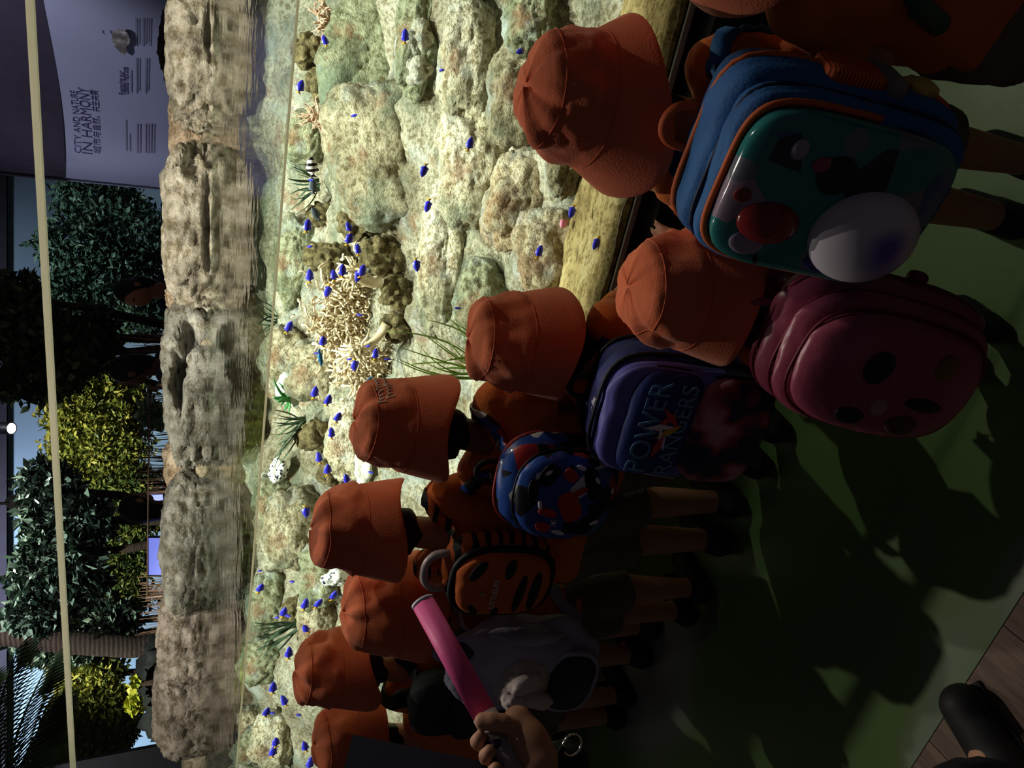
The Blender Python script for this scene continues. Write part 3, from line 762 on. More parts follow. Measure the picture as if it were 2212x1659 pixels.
for a_, b_ in zip(WP[:-1], WP[1:]): ARC.append(ARC[-1] + math.hypot(b_.x - a_.x, b_.y - a_.y))
def at_arc(s):
    s = max(0, min(ARC[-1] - 1e-4, s)); i = max(k for k in range(len(ARC) - 1) if ARC[k] <= s)
    a, b = WP[i], WP[i + 1]; t = (s - ARC[i]) / (ARC[i + 1] - ARC[i]); tg = Vector((b.x - a.x, b.y - a.y, 0)).normalized(); n = Vector((-tg.y, tg.x, 0))
    if n.dot(FH) > 0: n = -n
    p = a.lerp(b, t); return Vector((p.x, p.y, 0)), n
def arc_of(px, py):
    p = wallhit(px, py)[0]; return min(np.linspace(0, ARC[-1], 3000), key=lambda s: (at_arc(s)[0] - Vector((p.x, p.y, 0))).length)
def wall_text(px, py, body, wpx, mt, name='lettering'):
    s0 = arc_of(px, py + wpx / 2); s1 = arc_of(px, py - wpx / 2); zc = wallhit(px, py)[0].z
    o = text_mesh(name, body, .1, mt, infow, Matrix.Identity(4)); vs = o.data.vertices
    x0 = min(v.co.x for v in vs); x1 = max(v.co.x for v in vs); k = (s1 - s0) / (x1 - x0)
    for v in vs:
        p, n = at_arc(s0 + (v.co.x - x0) * k); q = p + n * (.004 + v.co.z); v.co = (q.x, q.y, zc + v.co.y * abs(k))
wall_text(166, 263, 'CITY AND NATURE', 134, m_ink)
wall_text(187, 261, 'IN HARMONY', 142, m_ink)
wall_text(209, 263, '城市与自然，共生共荣', 136, m_ink)
wall_text(262, 178, 'Restoring our', 50, m_ink)
wall_text(271, 173, 'coastal habitats', 58, m_ink)
def wall_strip(px, py0, py1, h, mt, name='text_line'):
    s0 = arc_of(px, py1); s1 = arc_of(px, py0); pc = wallhit(px, (py0 + py1) / 2)[0]; k = (pc - CO).dot(FW) / FPX * h / 2; v = []
    for t in np.linspace(0, 1, 14):
        p, n = at_arc(s0 + (s1 - s0) * t); p = p + n * .006
        v += [(p.x, p.y, pc.z - k), (p.x, p.y, pc.z + k)]
    mobj(name, v, [(2 * i, 2 * i + 2, 2 * i + 3, 2 * i + 1) for i in range(13)], mt, infow, smooth=False)
for x, y0, y1 in [(283, 150, 198), (273, 258, 326), (281, 288, 326)] + [(294 + 5 * k, 38, 98 - 4 * (k % 3)) for k in (0, 1, 3, 4, 5, 6)] + [(295 + 5 * k, 124, 200 - 5 * (k % 2)) for k in (0, 1, 4, 5)] + [(297 + 6 * k, 266, 330) for k in (0, 1, 3, 4, 5, 6)]:
    wall_strip(x, y0, y1, 2.2, m_inkg)
def wall_shape(pts, mt, name):
    v = [];
    for (x, y) in pts:
        p, tx, n = wallhit(x, y); v.append(p + n * .03)
    mobj(name, v, [tuple(range(len(v)))], mt, infow, smooth=False)
m_snail = ramp_mat('snail_print', [(.35, srgb(92, 86, 84)), (.5, srgb(128, 118, 112)), (.62, srgb(196, 186, 190))], scale=9, bump=0)
wall_shape([(246, 60), (255, 55), (266, 56), (275, 63), (281, 76), (279, 88), (272, 92), (274, 104), (270, 112), (262, 108), (250, 96), (243, 86), (242, 70)], m_snail, 'shell_picture')
wall_shape([(217, 53), (221, 58), (226, 57), (224, 61), (230, 69), (223, 64), (220, 63), (222, 61)], m_ink, 'bird_silhouette')

# dark column at the end of the tank
cp = pF(300, 1620, 7.3)
col_ = MB().box((-1.6, 0, 0), (0, .06, 4.2)).xf(Matrix.Translation((cp.x, cp.y, 0)) @ Matrix.Rotation(YAW, 4, 'Z')).build('wall_column', mat('column_dark', srgb(40, 40, 52), .8, bump=.03), smooth=False)
tag(col_, kind='structure')

# ---- planting
def leaves(n, clusters, L, seed, wr=.42, droop=0.):
    r = np.random.default_rng(seed); P = []
    tot = sum(c[3] * c[4] * c[5] for c in clusters) ** 1
    for (x, y, z, a, b, c) in clusters:
        k = int(n * a * b * c / tot); d = r.normal(size=(k, 3)); d /= np.linalg.norm(d, axis=1)[:, None]
        rad = r.uniform(.55, 1.05, (k, 1)) * (1 + .18 * fbm(d * 3 + seed, 3)[:, None])
        P.append(np.array([x, y, z]) + d * rad * np.array([a, b, c]))
    P = np.concatenate(P); n = len(P)
    d = r.normal(size=(n, 3)); d[:, 2] = d[:, 2] * .6 - droop; d /= np.linalg.norm(d, axis=1)[:, None]
    u = r.normal(size=(n, 3)); u -= d * (u * d).sum(1)[:, None]; u /= np.linalg.norm(u, axis=1)[:, None]; w_ = np.cross(d, u)
    Ls = (L * r.uniform(.6, 1.25, n))[:, None]
    V = np.stack([P, P + d * Ls * .5 + u * Ls * wr * .5 + w_ * Ls * .08, P + d * Ls, P + d * Ls * .5 - u * Ls * wr * .5 + w_ * Ls * .08], 1).reshape(-1, 3)
    i = np.arange(n) * 4
    F = np.concatenate([np.stack([i, i + 1, i + 2], 1), np.stack([i, i + 2, i + 3], 1)])
    return V, F
def leafmat(name, a, b, c, rough=.5, spec=.4):
    if name in MATS: return MATS[name]
    mt, nt, bs, out = nodes(name)
    bs.inputs['Roughness'].default_value = rough; bs.inputs['Specular IOR Level'].default_value = spec
    g = nt.nodes.new('ShaderNodeNewGeometry'); r = nt.nodes.new('ShaderNodeValToRGB'); e = r.color_ramp.elements
    e[0].color = a; e[1].color = c; q = e.new(.5); q.color = b
    nt.links.new(g.outputs['Random Per Island'], r.inputs['Fac']); nt.links.new(r.outputs['Color'], bs.inputs['Base Color'])
    MATS[name] = mt; return mt
lm_teal = leafmat('leaf_teal', srgb(46, 72, 56), srgb(66, 94, 76), srgb(90, 118, 98))
lm_dark = leafmat('leaf_dark', srgb(40, 56, 38), srgb(58, 76, 50), srgb(112, 118, 76))
lm_hedge = leafmat('leaf_hedge', srgb(72, 88, 36), srgb(122, 128, 50), srgb(176, 168, 76))
lm_hedge2 = leafmat('leaf_hedge_green', srgb(54, 76, 40), srgb(94, 112, 52), srgb(156, 156, 76))
lm_gloss = leafmat('leaf_gloss', srgb(20, 32, 26), srgb(40, 58, 46), srgb(150, 172, 156), .18, .8)
lm_bright = leafmat('leaf_bright', srgb(120, 150, 40), srgb(200, 205, 60), srgb(236, 228, 90))
m_bark = ramp_mat('bark', [(.3, srgb(52, 40, 34)), (.7, srgb(98, 78, 64))], scale=6, stretch=(1, 1, 4), bump=.6)
def bush(name, F, cl, n, L, mt, lab, cat, seed, trunk=None, grp=None, wr=.42):
    C = []
    for (px, py, hx, hy) in cl:
        p = pF(px, py, F); s = (p - CO).dot(FW) / FPX; C.append((p.x, p.y, p.z, hy * s, min(hx, hy) * s * .8, hx * s))
    bx_ = sum(c[0] for c in C) / len(C); by_ = sum(c[1] for c in C) / len(C)
    root = empty(name, loc=(bx_, by_, 0)); tag(root, lab, cat, grp)
    C = [(c[0] - bx_, c[1] - by_, c[2], c[3], c[4], c[5]) for c in C]
    V, Fc = leaves(n, C, L, seed, wr)
    tag(mobj('foliage', V, Fc, mt, root, smooth=False), kind='stuff')
    for k, c in enumerate(C[:trunk or 2]):
        MB().tube([(.08 * k, 0, 0), (c[0] * .3 + .05 * k, c[1] * .3, c[2] * .45), (c[0] * .8, c[1] * .8, c[2] * .8), (c[0], c[1], c[2] + c[5] * .4)], [.05, .045, .035, .015], 8).build('stem', m_bark, root)
    return root
bush('broad_tree', 9.6, [(215, 430, 90, 66), (180, 530, 95, 70), (240, 615, 100, 80), (130, 640, 60, 60), (300, 520, 60, 90), (170, 680, 70, 60), (300, 680, 60, 60)], 13000, .10, lm_teal, 'dim teal tree next to the lettered grey wall', 'tree', 1, 3, 'background trees')
bush('dark_tree', 7.2, [(40, 640, 50, 55), (70, 720, 80, 70), (150, 760, 70, 70), (50, 820, 60, 50), (210, 720, 50, 60), (120, 830, 40, 36)], 4600, .11, lm_dark, 'near-black tree between the teal tree and the yellow hedge', 'tree', 2, 3, 'background trees', .5)
bush('hedge_shrub', 8.4, [(190, 800, 75, 60), (200, 880, 90, 75), (215, 960, 95, 70), (250, 850, 70, 60), (160, 1010, 50, 50)], 20000, .075, lm_hedge, 'yellow-green hedge shrub above the potted plant', 'shrub', 3, 2, 'yellow-green hedge')
bush('hedge_shrub', 8.6, [(255, 1050, 80, 60), (250, 1140, 80, 60), (240, 1220, 85, 65), (235, 1300, 85, 60)], 18000, .075, lm_hedge2, 'greener hedge shrub behind the glossy-leaved tree', 'shrub', 4, 2, 'yellow-green hedge')
bush('glossy_tree', 7.0, [(105, 1050, 60, 50), (140, 1120, 80, 60), (130, 1200, 80, 60), (85, 1240, 60, 50), (160, 1260, 70, 50), (90, 1320, 70, 50), (190, 1130, 50, 60)], 9500, .10, lm_gloss, 'glossy dark tree with sparkling leaves under the track spotlight', 'tree', 5, 3, 'background trees', .5)
bush('hedge_shrub', 8.2, [(190, 1450, 75, 60), (200, 1530, 85, 65), (195, 1610, 80, 60), (240, 1560, 60, 70)], 18000, .075, lm_hedge, 'bright yellow hedge shrub between palm trunk and dark column', 'shrub', 6, 2, 'yellow-green hedge')
bush('leafy_sapling', 7.9, [(150, 1395, 70, 40), (230, 1345, 60, 45), (80, 1380, 50, 40)], 3600, .10, lm_gloss, 'thin glossy sapling growing just behind the palm trunk', 'tree', 7, 2, 'background trees', .5)
bush('potted_plant', 5.8, [(325, 890, 22, 22), (335, 905, 18, 24)], 260, .07, leafmat('leaf_pot', srgb(70, 120, 76), srgb(140, 180, 140), srgb(220, 230, 214), .3), 'small pale green plant with round leaves behind the rim rock', 'plant', 8, 2, None, .8)
bush('creeper', 5.85, [(292, 1478, 10, 20), (290, 1520, 14, 18)], 160, .055, lm_bright, 'bright yellow-green creeper on the black stump', 'plant', 9, 1, None, .9)
# dry brown stalks
m_dry = mat('dry_stalk', srgb(120, 84, 62), .8, srgb(178, 136, 108), 6, .2)
def dry(px0, px1, py0, py1, n, F, lab):
    b = pF(365, (py0 + py1) / 2, F); root = empty('dry_grass', loc=(b.x, b.y, 0)); tag(root, lab, 'plant', 'dry grass tufts')
    mb = MB()
    for k in range(n):
        y = random.uniform(py0, py1); p = pF(random.uniform(px0, px1), y + random.uniform(-40, 40), F + random.uniform(-.2, .2)); q = pF(370, y, F)
        q.z = .02; mid = q.lerp(p, .7) + Vector((0, 0, .12))
        o_ = Vector((b.x, b.y, 0)); mb.tube([q - o_, mid - o_, p - o_], [.008, .008, .002], 4)
    tag(mb.build('stalks', m_dry, root), kind='stuff')
dry(290, 345, 880, 950, 60, 6.6, 'dry brown grass between the potted plant and hedge')
dry(285, 345, 1000, 1075, 70, 6.5, 'dry brown grass beside the person in black')
dry(295, 345, 1250, 1335, 80, 6.5, 'dry brown grass between blue screen and black stump')
dry(250, 340, 735, 780, 26, 6.8, 'thin dry stalks behind the person in grey')
# palm trunk and the feathery palm
m_trunk = ramp_mat('palm_trunk', [(.3, srgb(48, 38, 36)), (.7, srgb(82, 66, 60))], kind='wave', scale=9, distort=2, bump=.5)
a = pF(290, 1398, 7.4); b = pF(150, 1388, 7.4); c = pF(0, 1368, 7.4); d = pF(-220, 1340, 7.4)
root = empty('palm_tree', loc=(a.x, a.y, 0)); tag(root, 'tall palm with a slim ringed brown trunk behind the tank', 'palm'); o_ = Vector((a.x, a.y, 0))
pts = [Vector((a.x, a.y, 0)), a, b, c, d]; mb = MB(); path = []
for p, q in zip(pts[:-1], pts[1:]):
    for t in np.linspace(0, 1, 10, endpoint=False): path.append(p.lerp(q, t) - o_)
path.append(d - o_)
mb.tube(path, [.092 + .006 * (i % 2) for i in range(len(path))], 12); mb.build('trunk', m_trunk, root)
m_frond = mat('palm_frond', srgb(50, 64, 44), .6, srgb(72, 88, 58), 8, .1)
def frond(root, o_, a, b, dropv, nl=34, ll=.34, name='frond'):
    mb = MB(); ctrl = [a.lerp(b, t) + Vector((0, 0, .25 * math.sin(t * PI))) * (b - a).length * .35 - o_ for t in np.linspace(0, 1, nl)]
    mb.tube(ctrl, [.016 * (1 - .8 * i / nl) for i in range(nl)], 5)
    side = (b - a).cross(Vector((0, 0, 1))).normalized()
    for i in range(2, nl):
        t = i / nl; L = ll * math.sin(PI * (t * .85 + .12)) + .05; tg = (ctrl[min(i + 1, nl - 1)] - ctrl[i - 1]).normalized()
        for sg in (1, -1):
            dv = (side * sg * .75 + tg * .7 + Vector((0, 0, -.15 - dropv))).normalized()
            p = ctrl[i]; e = p + dv * L + Vector((0, 0, -.25 * L)); md = p + dv * L * .55
            wv = tg * .0055
            mb.add([p - wv, p + wv, md + wv * 1.3, e, md - wv * 1.3], [(0, 1, 2, 3, 4)])
    mb.build(name, m_frond, root, smooth=False)
for k in range(7):
    an = k / 7 * 2 * PI; tip = d + Vector((math.cos(an) * .85, math.sin(an) * .85, .1)); frond(root, o_, d, tip, .5, 26, .4)
F2 = 6.0; cr = pF(20, 1800, F2)
root = empty('feather_palm', loc=(cr.x, cr.y, 0)); tag(root, 'feathery dark palm with arching fronds in front of the backdrop', 'palm'); o_ = Vector((cr.x, cr.y, 0))
MB().tube([(0, 0, 0), (.03, 0, cr.z * .5), (0, 0, cr.z)], [.09, .08, .07], 12).build('trunk', m_trunk, root)
for (x, y, dv) in [(128, 1505, .2), (112, 1420, .4), (40, 1400, .3), (-20, 1470, .2), (85, 1590, .5), (140, 1900, .5), (20, 2000, .3), (-90, 1600, .2)]:
    frond(root, o_, cr, pF(x, y, F2 + random.uniform(-.2, .2)), dv, 40, .36)
# black stump / rock behind the rim
g = pF(330, 1480, 6.1)
o = rock('dark_rock', (g.x, g.y, .84), (.50, .30, .80), mat('black_rock', srgb(34, 36, 36), .8, srgb(58, 62, 58), 9, .8, 14), 77, 5, YAW, amp=.12, rough=.2, ex=3.2, freq=2.2); tag(o, 'tall black craggy stump behind the rim rocks', 'rock')
# thin rail with posts, screen
m_rail = mat('rail_metal', srgb(150, 120, 104), .4, metal=.6, bump=0)
a = pF(323, 838, 5.6); b = pF(318, 1290, 5.6)
root = empty('wire_rail', loc=(a.x, a.y, 0)); tag(root, 'thin wire rail in front of the dry grass', 'rail'); o_ = Vector((a.x, a.y, 0))
MB().tube([a - o_, b - o_], .005, 6).build('wire', m_rail, root)
for t in (0, .5, 1): p = a.lerp(b, t) - o_; MB().tube([(p.x, p.y, 0), (p.x, p.y, p.z + .01)], .012, 8).build('post', m_rail, root)
m_scr = emit_mat('screen_glow', srgb(120, 128, 226), 1.1)
for (y0, y1, lab) in [(1158, 1243, 'tilted lavender lit screen beside the person in black'), (1058, 1085, 'small lavender lit screen corner behind the dry grass')]:
    F = 6.1 if y0 > 1100 else 6.9; a = pF(322, y1, F); b = pF(322, y0, F); g = (a + b) / 2
    root = empty('lit_screen', loc=(g.x, g.y, 0)); tag(root, lab, 'screen', 'lit screens'); wdt = (b - a).length
    M = Matrix.Translation((0, 0, g.z)) @ Matrix.Rotation(YAW, 4, 'Z') @ Matrix.Rotation(-.5, 4, 'X')
    MB().box((-wdt / 2, -.02, -.34), (wdt / 2, .02, 0), M).build('casing', m_black, root, False)
    MB().box((-wdt / 2 + .01, -.024, -.33), (wdt / 2 - .01, -.019, -.01), M).build('display', m_scr, root, False)
    MB().box((-.05, -.0, 0), (.05, .08, g.z - .1)).build('stand', m_black, root, False)
# ceiling track heads
m_lampb = mat('lamp_black', srgb(18, 18, 20), .5, bump=0); m_lamp = emit_mat('lamp_face', (1, .93, .85, 1), 30)
for (px, py, F, tl, lab) in [(8, 925, 10.8, .9, 'lit track spotlight head on the dark ceiling edge'), (46, 1085, 9.0, 0, 'lit black track spotlight hanging over the glossy tree')]:
    g = pF(px, py, F); root = empty('track_spotlight', loc=g); tag(root, lab, 'spotlight', 'track spotlights')
    R_ = Matrix.Rotation(YAW, 4, 'Z') @ Matrix.Rotation(-.75, 4, 'X')
    MB().lathe([(.001, .14), (.06, .14), (.075, .1), (.075, -.12), (.065, -.13)], 20, closed_top=False).xf(R_).build('housing', m_lampb, root)
    MB().lathe([(.06, -.118), (.001, -.118)], 20).xf(R_).build('lens', m_lamp, root)
    MB().tube([(0, 0, 0), (0, 0, max(.3, zt_b - g.z))], .015, 8).build('hanger', m_lampb, root)
# ================================================================== PEOPLE
m_orange = mat('hat_orange', srgb(212, 106, 66), .85, srgb(220, 114, 72), 7, .25, 260, sheen=.15)
m_shirt = mat('shirt_orange', srgb(206, 104, 40), .85, srgb(216, 114, 48), 6, .2, 200, sheen=.1)
m_shorts = mat('shorts_taupe', srgb(104, 92, 82), .9, srgb(116, 104, 94), 8, .2, 150)
m_skin = mat('skin_tan', srgb(176, 128, 98), .55, srgb(186, 138, 108), 12, .03)
m_skin2 = mat('skin_brown', srgb(122, 84, 62), .55, srgb(132, 92, 70), 12, .03)
m_hair = mat('hair_black', srgb(22, 19, 18), .5, srgb(38, 33, 30), 60, .4, 120)
m_shoew = mat('shoe_pale', srgb(170, 160, 150), .6, bump=.1)
m_shoed = mat('shoe_dark', srgb(34, 34, 36), .6, bump=.1)
m_sole = mat('shoe_sole', srgb(60, 58, 58), .7, bump=0)
m_eye = mat('eye', srgb(30, 24, 22), .2, bump=0); m_lip = mat('lip', srgb(150, 84, 78), .5, bump=0)

def ik(S_, T_, l1, l2, pole):
    d = T_ - S_; L = min(d.length, (l1 + l2) * .995); d = d.normalized(); T_ = S_ + d * L
    a = (l1 * l1 - l2 * l2 + L * L) / (2 * L); h = math.sqrt(max(0, l1 * l1 - a * a))
    pv = (pole - d * pole.dot(d)).normalized()
    return S_ + d * a + pv * h, T_

HAT_PROF = [(.137, -.084), (.1375, -.080), (.136, -.070), (.128, -.034), (.1195, .000), (.1165, .008), (.1155, .014), (.114, .024), (.1085, .050), (.101, .075), (.092, .093), (.0905, .097), (.083, .107), (.066, .116), (.044, .121), (.020, .1235), (.004, .124)]
def make_hat(parent, M, seed, mt=m_orange, sc=1.08, brimfn=None, seam=True, flare=0.):
    r = np.random.default_rng(seed); ph = r.uniform(0, 6.28, 4)
    def fn(p, an, j):
        x, y, z = p; rr = math.hypot(x, y)
        t = max(0, (.004 - z) / .085)
        if flare and t: x *= 1 + flare * t; y *= 1 + flare * t; z += flare * t * .06
        z += t * (.016 * math.sin(2 * an + ph[0]) + .008 * math.sin(3 * an + ph[1]))
        if brimfn and t: z += brimfn(an) * t
        n_ = vnoise(np.array([[math.cos(an) * 2.2 + seed, math.sin(an) * 2.2, z * 18]]))[0] * .013 + vnoise(np.array([[math.cos(an) * 5 + seed, math.sin(an) * 5, z * 40]]))[0] * .0045
        if t == 0 and z > .02: x *= 1 + n_ / .09; y *= 1 + n_ / .09; z += n_ * .6 if z > .085 else 0
        return (x * .96, y * 1.06, z)
    prof = []
    for (a, b), (c, d) in zip(HAT_PROF[:-1], HAT_PROF[1:]):
        k = 3 if math.hypot(c - a, d - b) > .015 else 1
        prof += [(a + (c - a) * i / k, b + (d - b) * i / k) for i in range(k)]
    prof.append(HAT_PROF[-1])
    mb = MB().lathe(prof, 72, fn)
    # underside so the brim has thickness
    un = [(.135, -.086), (.124, -.036), (.112, .0), (.100, .02), (.094, .07), (.07, .10), (.02, .108)]
    mb.lathe(un[::-1], 72, fn, closed_top=False)
    mb.xf(M @ Matrix.Scale(sc, 4))
    h = mb.build('bucket_hat', mt, parent)
    if seam:
        sm = MB()
        pts = [M @ (Vector(fn((.0925 * math.cos(a), .0925 * math.sin(a), .0945), a, 9)) * sc) for a in np.linspace(0, 2 * PI, 60)]
        sm.tube(pts, .0013, 5)
        pts = [M @ (Vector(fn((.1175 * math.cos(a), .1175 * math.sin(a), .0075), a, 5)) * sc) for a in np.linspace(0, 2 * PI, 60)]
        sm.tube(pts, .0011, 5)
        sm.build('seam', m_orange, h)
    return h

def person(label, H, base, yaw, kid=True, lean=0., head=(0, 0, 0), hands=None, shirt=m_shirt, shorts=m_shorts, skin=m_skin, hat=True, hatseed=1, hairlen=.05, shoes=m_shoed,
           vox=.0085, long_legs=False, long_sleeve=False, brimfn=None, hatoff=(0, 0), stride=0., hair=True, face=False, group=None, flare=0., hatsc=1.08, arms_out=.0, sleeve=.62, foot=None):
    hs = 1.1 if kid else H * .70
    W = Matrix.Translation((base[0], base[1], 0)) @ Matrix.Rotation(yaw, 4, 'Z')
    root = empty('person', W); tag(root, label, 'child' if kid else 'person', group)
    zs = dict(hip=.47, pel=.50, ch=.68, sh=.755, nk=.84, hd=.905) if kid else dict(hip=.51, pel=.54, ch=.72, sh=.80, nk=.87, hd=.932)
    pv = Vector((0, 0, zs['pel'] * H)); RL = Matrix.Rotation(-lean, 3, 'X')
    U = lambda p: pv + RL @ (Vector(p) * H - pv)
    shw = .090 if kid else .098
    sh = [U((s * shw, 0, zs['sh'])) for s in (-1, 1)]
    hc = U((0, .012, zs['nk'])) + RL @ Vector((0, .012 * hs, (.078 if kid else .078) * hs))
    HR = Euler(head, 'XYZ').to_matrix()
    Mh = Matrix.Translation(hc) @ (RL @ HR).to_4x4()
    l1, l2 = (.165 * H, .15 * H) if kid else (.172 * H, .145 * H)
    arms = []
    for i, s in enumerate((-1, 1)):
        t = (hands[i] if hands and hands[i] is not None else (s * (.115 + arms_out) * H, .13 * H, (.50 if kid else .47) * H))
        e, wr = ik(sh[i], Vector(t), l1, l2, Vector((s * .18, -.5, -.75)))
        arms.append((sh[i], e, wr))
    legs = []
    for s in (-1, 1):
        k = s * stride
        legs.append((Vector((s * .05 * H, 0, zs['hip'] * H)), Vector((s * .052 * H, .02 * H + k * .06 * H, .265 * H)), Vector((s * .055 * H, -.01 * H + k * .12 * H, .05 * H))))
    if foot: legs[foot[0]] = (legs[foot[0]][0], legs[foot[0]][0].lerp(Vector(foot[1]), .5) + Vector((0, .05, .02)), Vector(foot[1]))
    pts = [p for a in arms for p in a] + [p for l in legs for p in l] + [hc]
    lo = np.min([p[:] for p in pts], 0) - .17; hi = np.max([p[:] for p in pts], 0) + .17; lo[2] = -.02
    q = SDF(lo, hi, vox)
    def torso(q, inf=0., k=.03, low=.0):
        for s in (-1, 1):
            q.cap(U((s * .036, 0, zs['pel'] + low)), U((s * .042, 0, zs['ch'])), .064 * H, .060 * H, k, inf=inf)
            q.cap(U((s * .02, 0, zs['ch'])), U((s * (shw - .018), 0, zs['sh'] - .012)), .055 * H, .038 * H, k, inf=inf)
    torso(q)
    q.cap(U((0, -.005, zs['sh'] - .01)), hc - RL @ Vector((0, .0, .03 * hs)), .036 * H, .036 * hs, .02)
    HRl = np.array((RL @ HR))
    q.ell(hc, (.066 * hs, .078 * hs, .088 * hs), .01, R=HRl)
    hp = lambda x, y, z: hc + (RL @ HR) @ (Vector((x, y, z)) * hs)
    q.cap(hp(0, .05, -.06), hp(0, .062, -.045), .022 * hs, .02 * hs, .02)           # chin
    q.cap(hp(0, .074, .005), hp(0, .088, -.022), .009 * hs, .012 * hs, .008)        # nose
    for s in (-1, 1):
        q.ell(hp(s * .068, -.004, -.008), (.008 * hs, .016 * hs, .024 * hs), .006, R=HRl)   # ear
        q.ell(hp(s * .03, .072, .018), (.016 * hs, .010 * hs, .007 * hs), .008, R=HRl)      # brow
    ar = (.034, .028, .024, .018) if kid else (.030, .026, .024, .017)
    for i, (a, e, wv) in enumerate(arms):
        s = (-1, 1)[i]
        q.cap(a, e, ar[0] * H, ar[1] * H, .02); q.cap(e, wv, ar[1] * H * .98, ar[3] * H, .012)
        d = (wv - e).normalized(); sd = d.cross(Vector((0, 0, 1)));
        sd = sd.normalized() if sd.length > .2 else Vector((1, 0, 0)); nr = sd.cross(d)
        hl = (.085 if kid else .10) * H * .95; pc = wv + d * hl * .32
        q.ell(pc, (hl * .23, hl * .30, hl * .13), .008, R=np.array(Matrix((sd, d, nr)).transposed()))
        for fi, (off, ln) in enumerate([(-.17, .40), (-.06, .47), (.06, .45), (.16, .36)]):
            r_ = hl * .062; p0 = wv + d * hl * .5 + sd * hl * off; p1 = p0 + d * hl * ln * .55 + sd * hl * off * .3 - nr * hl * .05; p2 = p1 + d * hl * ln * .42 - nr * hl * .16
            q.cap(p0, p1, r_ * 1.1, r_, .003); q.cap(p1, p2, r_, r_ * .85, .003)
        th = wv + d * hl * .2 - sd * s * hl * .2
        q.cap(th, th + d * hl * .22 - sd * s * hl * .16, hl * .085, hl * .07, .005); q.cap(th + d * hl * .22 - sd * s * hl * .16, th + d * hl * .42 - sd * s * hl * .16, hl * .07, hl * .058, .003)
    for (a, k, n_) in legs:
        q.cap(a, k, .058 * H, .040 * H, .02); q.cap(k, n_, .040 * H, .026 * H, .015); q.cap(n_, n_ + Vector((0, .085 * H, -.025 * H)), .026 * H, .022 * H, .012)
    q.build('body', skin, root)
    # shirt
    q = SDF(lo, hi, vox)
    torso(q, .014, .03, -.03)
    for s in (-1, 1): q.cap(U((s * .03, 0, zs['pel'] - .03)), U((s * .036, 0, zs['pel'] + .05)), .070 * H, .068 * H, .02, inf=.012)
    for (a, e, wv) in arms:
        if long_sleeve:
            q.cap(a, e, ar[0] * H, ar[1] * H, .02, inf=.012); q.cap(e, e.lerp(wv, .9), ar[1] * H, ar[3] * H, .012, inf=.012, clipend=True)
        else:
            q.cap(a, a.lerp(e, sleeve + .12), ar[0] * H, ar[1] * H * 1.15, .022, inf=.016, clipend=True)
    q.noise(.006, 22, hatseed, 3)
    hemp = np.array(U((0, 0, zs['pel'] - .045))); hemn = np.array(RL @ Vector((0, 0, -1))); nkp = np.array(U((0, 0, zs['sh'] + .052)))
    q.cut(lambda G: np.maximum((G - hemp) @ hemn, -((G - nkp) @ hemn)))
    q.build('shirt', shirt, root)
    # shorts or trousers
    q = SDF(lo, hi, vox)
    for s in (-1, 1): q.cap((s * .036 * H, 0, (zs['pel'] + .0) * H), (s * .045 * H, 0, zs['hip'] * H), .062 * H, .064 * H, .02, inf=.010)
    for (a, k, n_) in legs:
        if long_legs: q.cap(a, k, .058 * H, .042 * H, .02, inf=.012); q.cap(k, k.lerp(n_, .95), .042 * H, .032 * H, .015, inf=.012, clipend=True)
        else: q.cap(a, a.lerp(k, .92), .060 * H, .052 * H, .02, inf=.014, clipend=True)
    q.noise(.005, 18, hatseed + 9, 2); q.build('trousers' if long_legs else 'shorts', shorts, root)
    for i, (a, k, n_) in enumerate(legs):
        q = SDF(np.array(n_) - .14 * max(H, 1), np.array(n_) + .19 * max(H, 1), .006)
        f0 = Vector((n_.x, n_.y - .018 * H, .03 * H)); f1 = Vector((n_.x + (i - .5) * .01, n_.y + .10 * H, .026 * H))
        q.cap(f0, f1, .030 * H, .028 * H, .012, inf=.006); q.cap(n_, f0.lerp(f1, .35), .03 * H, .03 * H, .01, inf=.004)
        q.cut(lambda G: np.maximum(.004 - G[..., 2], G[..., 2] - .085 * H)); so = q.build('shoe', shoes, root)
        MB().tube([f0 + Vector((0, -.02 * H, -.027 * H)), f0.lerp(f1, .5) + Vector((0, 0, -.024 * H)), f1 + Vector((0, .022 * H, -.022 * H))], [.026 * H, .032 * H, .03 * H], 10, flat=.3).build('sole', m_sole, so)
    if hair:
        q = SDF(np.array(hc) - .2 * hs - np.array((0, 0, hairlen)), np.array(hc) + .18 * hs, .007)
        q.ell(hc + RL @ HR @ Vector((0, -.006, .006)), (.073 * hs, .084 * hs, .095 * hs), .01, R=HRl)
        q.cap(hp(0, -.055, -.03), hp(0, -.058, -.06) - Vector((0, 0, hairlen)), .045 * hs, .03 * hs, .03)
        for s in (-1, 1): q.cap(hp(s * .04, -.045, -.03), hp(s * .042, -.045, -.055) - Vector((0, 0, hairlen * .8)), .035 * hs, .022 * hs, .02)
        fwd = np.array((RL @ HR) @ Vector((0, 1, -.55)).normalized()); ph = np.array(hp(0, .045, .02))
        q.cut(lambda G: (G - ph) @ fwd); q.noise(.004, (60, 60, 14), 3); q.build('hair', m_hair, root)
    if face:
        for s in (-1, 1):
            v_, f_ = sbox((.010 * hs, .006 * hs, .006 * hs), 2, 2); mobj('eye', v_, f_, m_eye, root, loc=hp(s * .028, .0745, .004))
        v_, f_ = sbox((.018 * hs, .005 * hs, .004 * hs), 2, 2); mobj('mouth', v_, f_, m_lip, root, loc=hp(0, .078, -.045))
    hobj = None
    if hat:
        Mt = Mh @ Matrix.Translation((0, -.004, .020 + .006)) @ Matrix.Rotation(hatoff[0], 4, 'X') @ Matrix.Rotation(hatoff[1], 4, 'Y')
        hobj = make_hat(root, Mt, hatseed, brimfn=brimfn, flare=flare, sc=hatsc)
    return root, W, RL, U, hobj, Mh, arms

